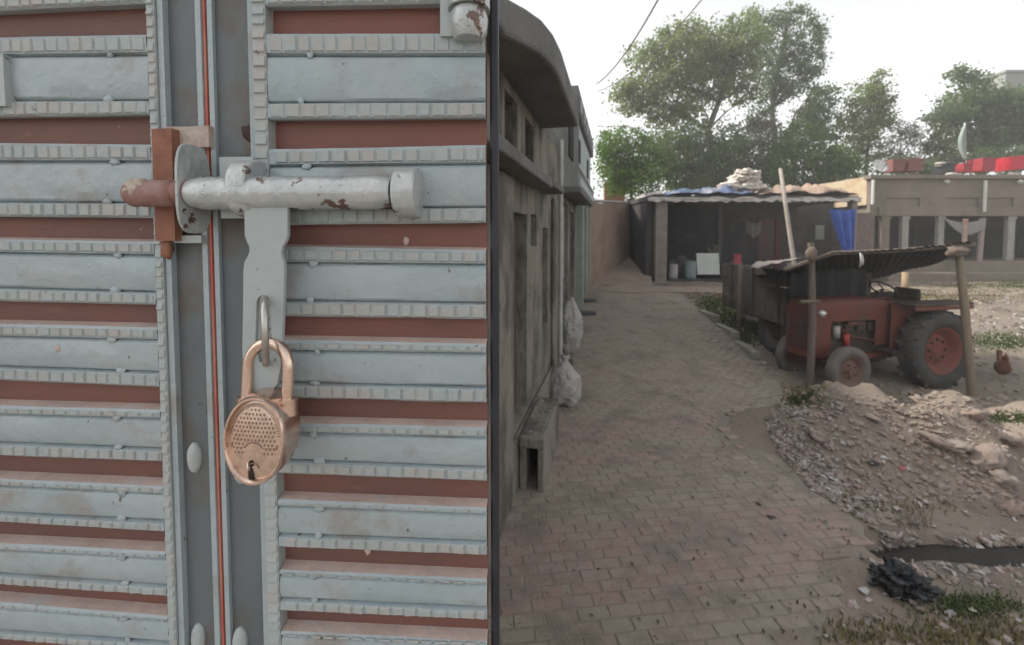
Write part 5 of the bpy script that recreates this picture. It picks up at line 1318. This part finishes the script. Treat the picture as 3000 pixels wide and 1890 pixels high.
# ================================================================== TREES
def leafmat(name, c1, c2): return mat(name, c1, .7, c2, .7, isl=.20, trans=.55, coords='World', spec=.25)
m_bark = mat('bark', (.085, .07, .058), .95, (.12, .10, .085), 4, bump=.4, bscale=14, stretch=(3, 3, .6))
def tree(name, label, Y, trunk, crown, m, leaf, dens, seed, cat='tree', grp='trees behind the roofs', clump=.55, tr_r=.16, narrow=1.6, limbs=True):
    """trunk: list of pixel points from the ground up at depth Y; crown: ellipses (px, py, rx_px, ry_px)"""
    rd = random.Random(seed); k = Y / F
    pts = [at(px, py, Y) for px, py in trunk]
    gx, gy = pts[0].x, pts[0].y
    e = empty(name, (gx, gy, ground(gx, gy) - .1)); tag(e, label, cat, grp)
    pts[0].z = min(pts[0].z, ground(gx, gy) - .1)
    bt = MB(); n = len(pts)
    bt.tube(pts, [tr_r * (1 - .75 * i / max(1, n - 1)) for i in range(n)], 8)
    bl = MB(); cent = []
    tot = sum(rx * ry for _, _, rx, ry in crown)
    for px, py, rx, ry in crown:
        c = at(px, py, Y); ax, az = rx * k, ry * k; ay = min(ax, az * 1.2) * .9
        nc = max(6, int(dens * ax * az * (24 if cat == 'tree' else 46)))
        for _ in range(nc):
            d = Vector((rd.gauss(0, 1), rd.gauss(0, 1), rd.gauss(0, 1))).normalized(); r = rd.random() ** .45
            cc = c + Vector((d.x * ax * r, d.y * ay * r, d.z * az * r)); cent.append(cc)
            cs = clump * rd.uniform(.4, 1.15)
            for _ in range(int(rd.uniform(34, 60) if cat == 'tree' else rd.uniform(20, 34))):
                q = cc + Vector((rd.gauss(0, cs * .5), rd.gauss(0, cs * .5), rd.gauss(0, cs * .36)))
                l = leaf * rd.uniform(.6, 1.35); w_ = l / narrow
                Rm = euler(rd.gauss(0, .8), rd.gauss(.5, .7), rd.uniform(0, 6.3))
                bl.add([q + Rm @ Vector(v) for v in ((-l / 2, 0, 0), (0, -w_ / 2, .12 * l), (l / 2, 0, 0), (0, w_ / 2, .12 * l))], [(0, 1, 2, 3)])
    if limbs:
        for cc in cent[::max(1, len(cent) // 46)]:
            j = min(range(1, n), key=lambda i: (pts[i] - cc).length + (2.0 if pts[i].z > cc.z else 0)) if n > 1 else 0
            a_ = pts[j]; mid = a_.lerp(cc, .5) + Vector((rd.gauss(0, .2), rd.gauss(0, .2), .18))
            r0 = tr_r * .32 * rd.uniform(.5, 1)
            bt.tube([a_, mid, cc], [r0, r0 * .6, .012], 5, False)
    bt.build('trunk', m_bark, e, smooth=True); bl.build('crown', m, e)
    return len(bl.f)
g_olive = leafmat('leaf_olive', (.18, .235, .085), (.22, .26, .105)); g_dark = leafmat('leaf_dark', (.125, .19, .08), (.155, .215, .095)); g_fresh = leafmat('leaf_fresh', (.11, .195, .045), (.14, .22, .055)); g_grey = leafmat('leaf_greygreen', (.18, .19, .155), (.21, .215, .175)); g_brown = leafmat('leaf_brownish', (.18, .16, .105), (.16, .17, .11))
T = 0
T += tree('spreading_tree', 'wide spreading olive green tree rising behind the shed, left of the tall tree', 23, [(2085, 560), (2090, 460), (2075, 380), (2105, 300), (2130, 230), (2150, 170)],
     [(2060, 150, 150, 85), (1945, 190, 120, 90), (2150, 140, 100, 90), (1900, 285, 80, 60), (1850, 305, 45, 40), (2060, 250, 110, 55), (2000, 330, 110, 60), (1830, 270, 40, 30), (2170, 250, 60, 60), (1990, 100, 60, 30)], g_olive, .17, 1.15, 1, clump=.6, tr_r=.24)
T += tree('tall_tree', 'tall feathery dark tree with bare lower trunk, highest against the sky', 25, [(2275, 560), (2270, 420), (2262, 320), (2280, 200), (2300, 110), (2320, 40)],
     [(2330, 40, 26, 42), (2262, 48, 20, 34), (2300, 70, 26, 40), (2290, 130, 70, 55), (2360, 160, 50, 80), (2230, 85, 30, 35), (2395, 75, 14, 34), (2375, 60, 12, 24), (2340, 230, 70, 45), (2250, 200, 55, 60), (2400, 110, 22, 22), (2210, 45, 20, 25), (2390, 190, 25, 35), (2280, 260, 60, 40)], g_dark, .19, 1.0, 2, clump=.48, tr_r=.18, narrow=2.6)
T += tree('slender_tree', 'slender forked tree filling the gap right of the tall tree trunk', 26, [(2330, 560), (2325, 440), (2315, 380), (2330, 330), (2360, 300)],
     [(2390, 310, 55, 45), (2430, 280, 25, 40), (2370, 360, 50, 40), (2420, 380, 40, 50)], g_dark, .19, 1.0, 3, clump=.55, tr_r=.12)
T += tree('leafy_tree', 'pointed light green tree standing alone left of the satellite dish', 26, [(2535, 560), (2540, 450), (2548, 380), (2550, 300), (2555, 250)],
     [(2555, 250, 45, 40), (2530, 300, 60, 45), (2575, 310, 40, 40), (2500, 360, 50, 50), (2560, 360, 45, 40), (2510, 430, 70, 60), (2585, 345, 26, 26)], g_olive, .18, 1.0, 4, clump=.55, tr_r=.12)
T += tree('grey_bush', 'grey green thin leaved bush behind the brown planters', 24, [(2630, 560), (2635, 470), (2640, 400)], [(2620, 420, 60, 45), (2680, 410, 40, 45), (2650, 375, 45, 25), (2640, 470, 80, 30)], g_grey, .15, .8, 5, 'bush', clump=.5, tr_r=.07, narrow=3.0)
T += tree('broad_tree', 'broad dark green tree above the red boxes at the right edge', 24, [(2880, 560), (2875, 470), (2870, 400), (2865, 320), (2850, 250)],
     [(2850, 300, 90, 60), (2800, 340, 65, 50), (2930, 300, 80, 55), (2990, 320, 80, 70), (2850, 230, 40, 35), (2810, 215, 18, 26), (2930, 390, 110, 60), (2850, 400, 70, 55), (3060, 360, 90, 90), (2770, 360, 30, 35)], g_dark, .19, 1.1, 6, clump=.6, tr_r=.22)
T += tree('yellow_bush', 'yellowish green bush under the left side of the broad tree', 23, [(2745, 560), (2748, 470), (2750, 420)], [(2745, 420, 35, 50), (2770, 460, 40, 35), (2730, 475, 25, 25)], leafmat('leaf_yellow', (.17, .175, .07), (.14, .16, .065)), .16, 1.1, 7, 'bush', clump=.45, tr_r=.06)
T += tree('green_bush', 'bright green bush behind the mud wall at the left', 21, [(1850, 590), (1850, 500), (1855, 440)], [(1850, 440, 90, 60), (1800, 420, 45, 50), (1920, 480, 80, 50), (1830, 510, 70, 50), (1785, 480, 30, 50)], g_fresh, .15, 1.25, 8, 'bush', clump=.55, tr_r=.1)
T += tree('dark_bush', 'dark leafy undergrowth behind the blue tarpaulin roof', 22, [(2010, 580), (2010, 500), (2015, 440)], [(2010, 420, 80, 55), (1990, 500, 90, 50), (2080, 480, 70, 60), (2130, 420, 60, 60)], g_dark, .16, 1.1, 9, 'bush', clump=.55, tr_r=.1)
T += tree('brown_bush', 'brownish thin bush behind the pile of roof sacks', 22.5, [(2190, 580), (2190, 500), (2190, 440)], [(2180, 430, 50, 60), (2150, 490, 70, 40), (2230, 390, 40, 50), (2220, 480, 50, 50)], g_brown, .16, .85, 10, 'bush', clump=.55, tr_r=.08)
T += tree('green_bush', 'tall green shrubs behind the right half of the shed roof', 22, [(2330, 580), (2330, 500), (2335, 440)], [(2310, 450, 70, 60), (2390, 470, 70, 55), (2450, 480, 60, 55), (2280, 500, 60, 40), (2350, 400, 60, 40), (2500, 490, 60, 40)], g_fresh, .15, 1.2, 11, 'bush', clump=.55, tr_r=.1)
T += tree('dark_bush', 'dark green shrubs behind the planters and flag on the roof', 22, [(2720, 580), (2720, 520), (2725, 490)], [(2640, 490, 70, 30), (2720, 500, 70, 28), (2850, 480, 80, 35), (2950, 470, 90, 40)], g_dark, .16, 1.1, 12, 'bush', clump=.5, tr_r=.1)
T += tree('green_bush', 'green scrub showing over the mud wall beside the whitewashed house', 20, [(1800, 600), (1800, 540)], [(1790, 520, 40, 50), (1850, 540, 60, 40), (1900, 530, 40, 50), (1775, 430, 25, 40)], g_fresh, .14, 1.3, 21, 'bush', clump=.5, tr_r=.06)
T += tree('olive_bush', 'olive scrub low between the spreading tree and the roof sacks', 22.2, [(2100, 590), (2100, 540)], [(2060, 530, 80, 35), (2140, 540, 60, 30), (2000, 545, 80, 28), (2110, 470, 60, 50), (1960, 440, 70, 60)], g_olive, .15, 1.3, 22, 'bush', clump=.5, tr_r=.06)
T += tree('dark_bush', 'dark mass of scrub low behind the middle of the shed roof', 23.2, [(2240, 600), (2240, 540)], [(2240, 530, 80, 35), (2160, 520, 60, 45), (2330, 530, 70, 35), (2420, 530, 70, 35), (2280, 440, 60, 60), (2230, 340, 40, 50)], g_dark, .15, 1.2, 23, 'bush', clump=.5, tr_r=.06)
print('leaves', T)
# square tank tower peeping over the broad tree
wt = empty('water_tower', (X(2955, 34), 34, 1.5)); tag(wt, 'weathered square water tank rising above the broad tree at right', 'tower')
m_tank = mat('tank_concrete', (.26, .275, .25), .9, (.2, .21, .19), 2)
b = MB(); wbox(b, X(2922, 34), X(2986, 34), 34, 35.7, Z(268, 34), Z(222, 34)); b.build('tank', m_tank, wt, bevel=.05)
b = MB(); wbox(b, X(2918, 34), X(2990, 34), 33.9, 35.8, Z(222, 34), Z(214, 34)); b.build('lid', m_tank, wt, bevel=.03)
for px in (2926, 2980):
    for yy in (34.15, 35.5):
        b = MB(); b.tube([(X(px, 34), yy, .8), (X(px, 34), yy, Z(268, 34))], .15, 8); b.build('leg', m_tank, wt)
# far masonry seen through the trees
b = MB(); wbox(b, X(1770, 24), X(1830, 24), 24, 24.3, 1.0, Z(535, 24)); tag(b.build('brick_hut', mat('orange_brick', (.33, .14, .09), .9, (.25, .11, .07), 4), bevel=.02), 'orange brick corner showing among the leaves beyond the mud wall', 'wall')

# ---- power cables
m_cab = mat('cable_grey', (.13, .12, .125), .7)
def cable(a, c, sag, label, r=.014):
    b = MB(); pts = []
    for k in range(25):
        t = k / 24; p = a.lerp(c, t); pts.append(p - Vector((0, 0, sag * 4 * t * (1 - t))))
    b.tube(pts, r, 5); tag(b.build('power_cable', m_cab, smooth=True), label, 'cable', 'overhead cables')
cable(at(1748, 246, 12.2), at(1975, -90, 7.0), .25, 'thicker power cable climbing from the whitewashed house to the top edge', .016)
cable(at(1752, 268, 12.6), at(2140, -110, 7.5), .35, 'thinner power cable passing before the spreading tree', .012)
cable(at(1745, 368, 19), at(3200, 362, 17.5), .3, 'upper thin wire strung across the trees', .010)
cable(at(1900, 385, 19), at(3200, 412, 17.5), .3, 'lower thin wire strung across the trees', .010)

# ================================================================== hazy air
hz = MB(); hz.box((0, 220, 9.0), (640, 640, 21.5))
m_hz = bpy.data.materials.new('haze_air'); m_hz.use_nodes = True
t_ = m_hz.node_tree; t_.nodes.clear()
pv = t_.nodes.new('ShaderNodeVolumePrincipled'); pv.inputs['Color'].default_value = (.96, .97, .97, 1); pv.inputs['Density'].default_value = .0042; pv.inputs['Anisotropy'].default_value = .2
ot = t_.nodes.new('ShaderNodeOutputMaterial'); t_.links.new(pv.outputs[0], ot.inputs['Volume'])
tag(hz.build('haze', m_hz), 'thin pale haze filling the air', 'haze', kind='stuff')
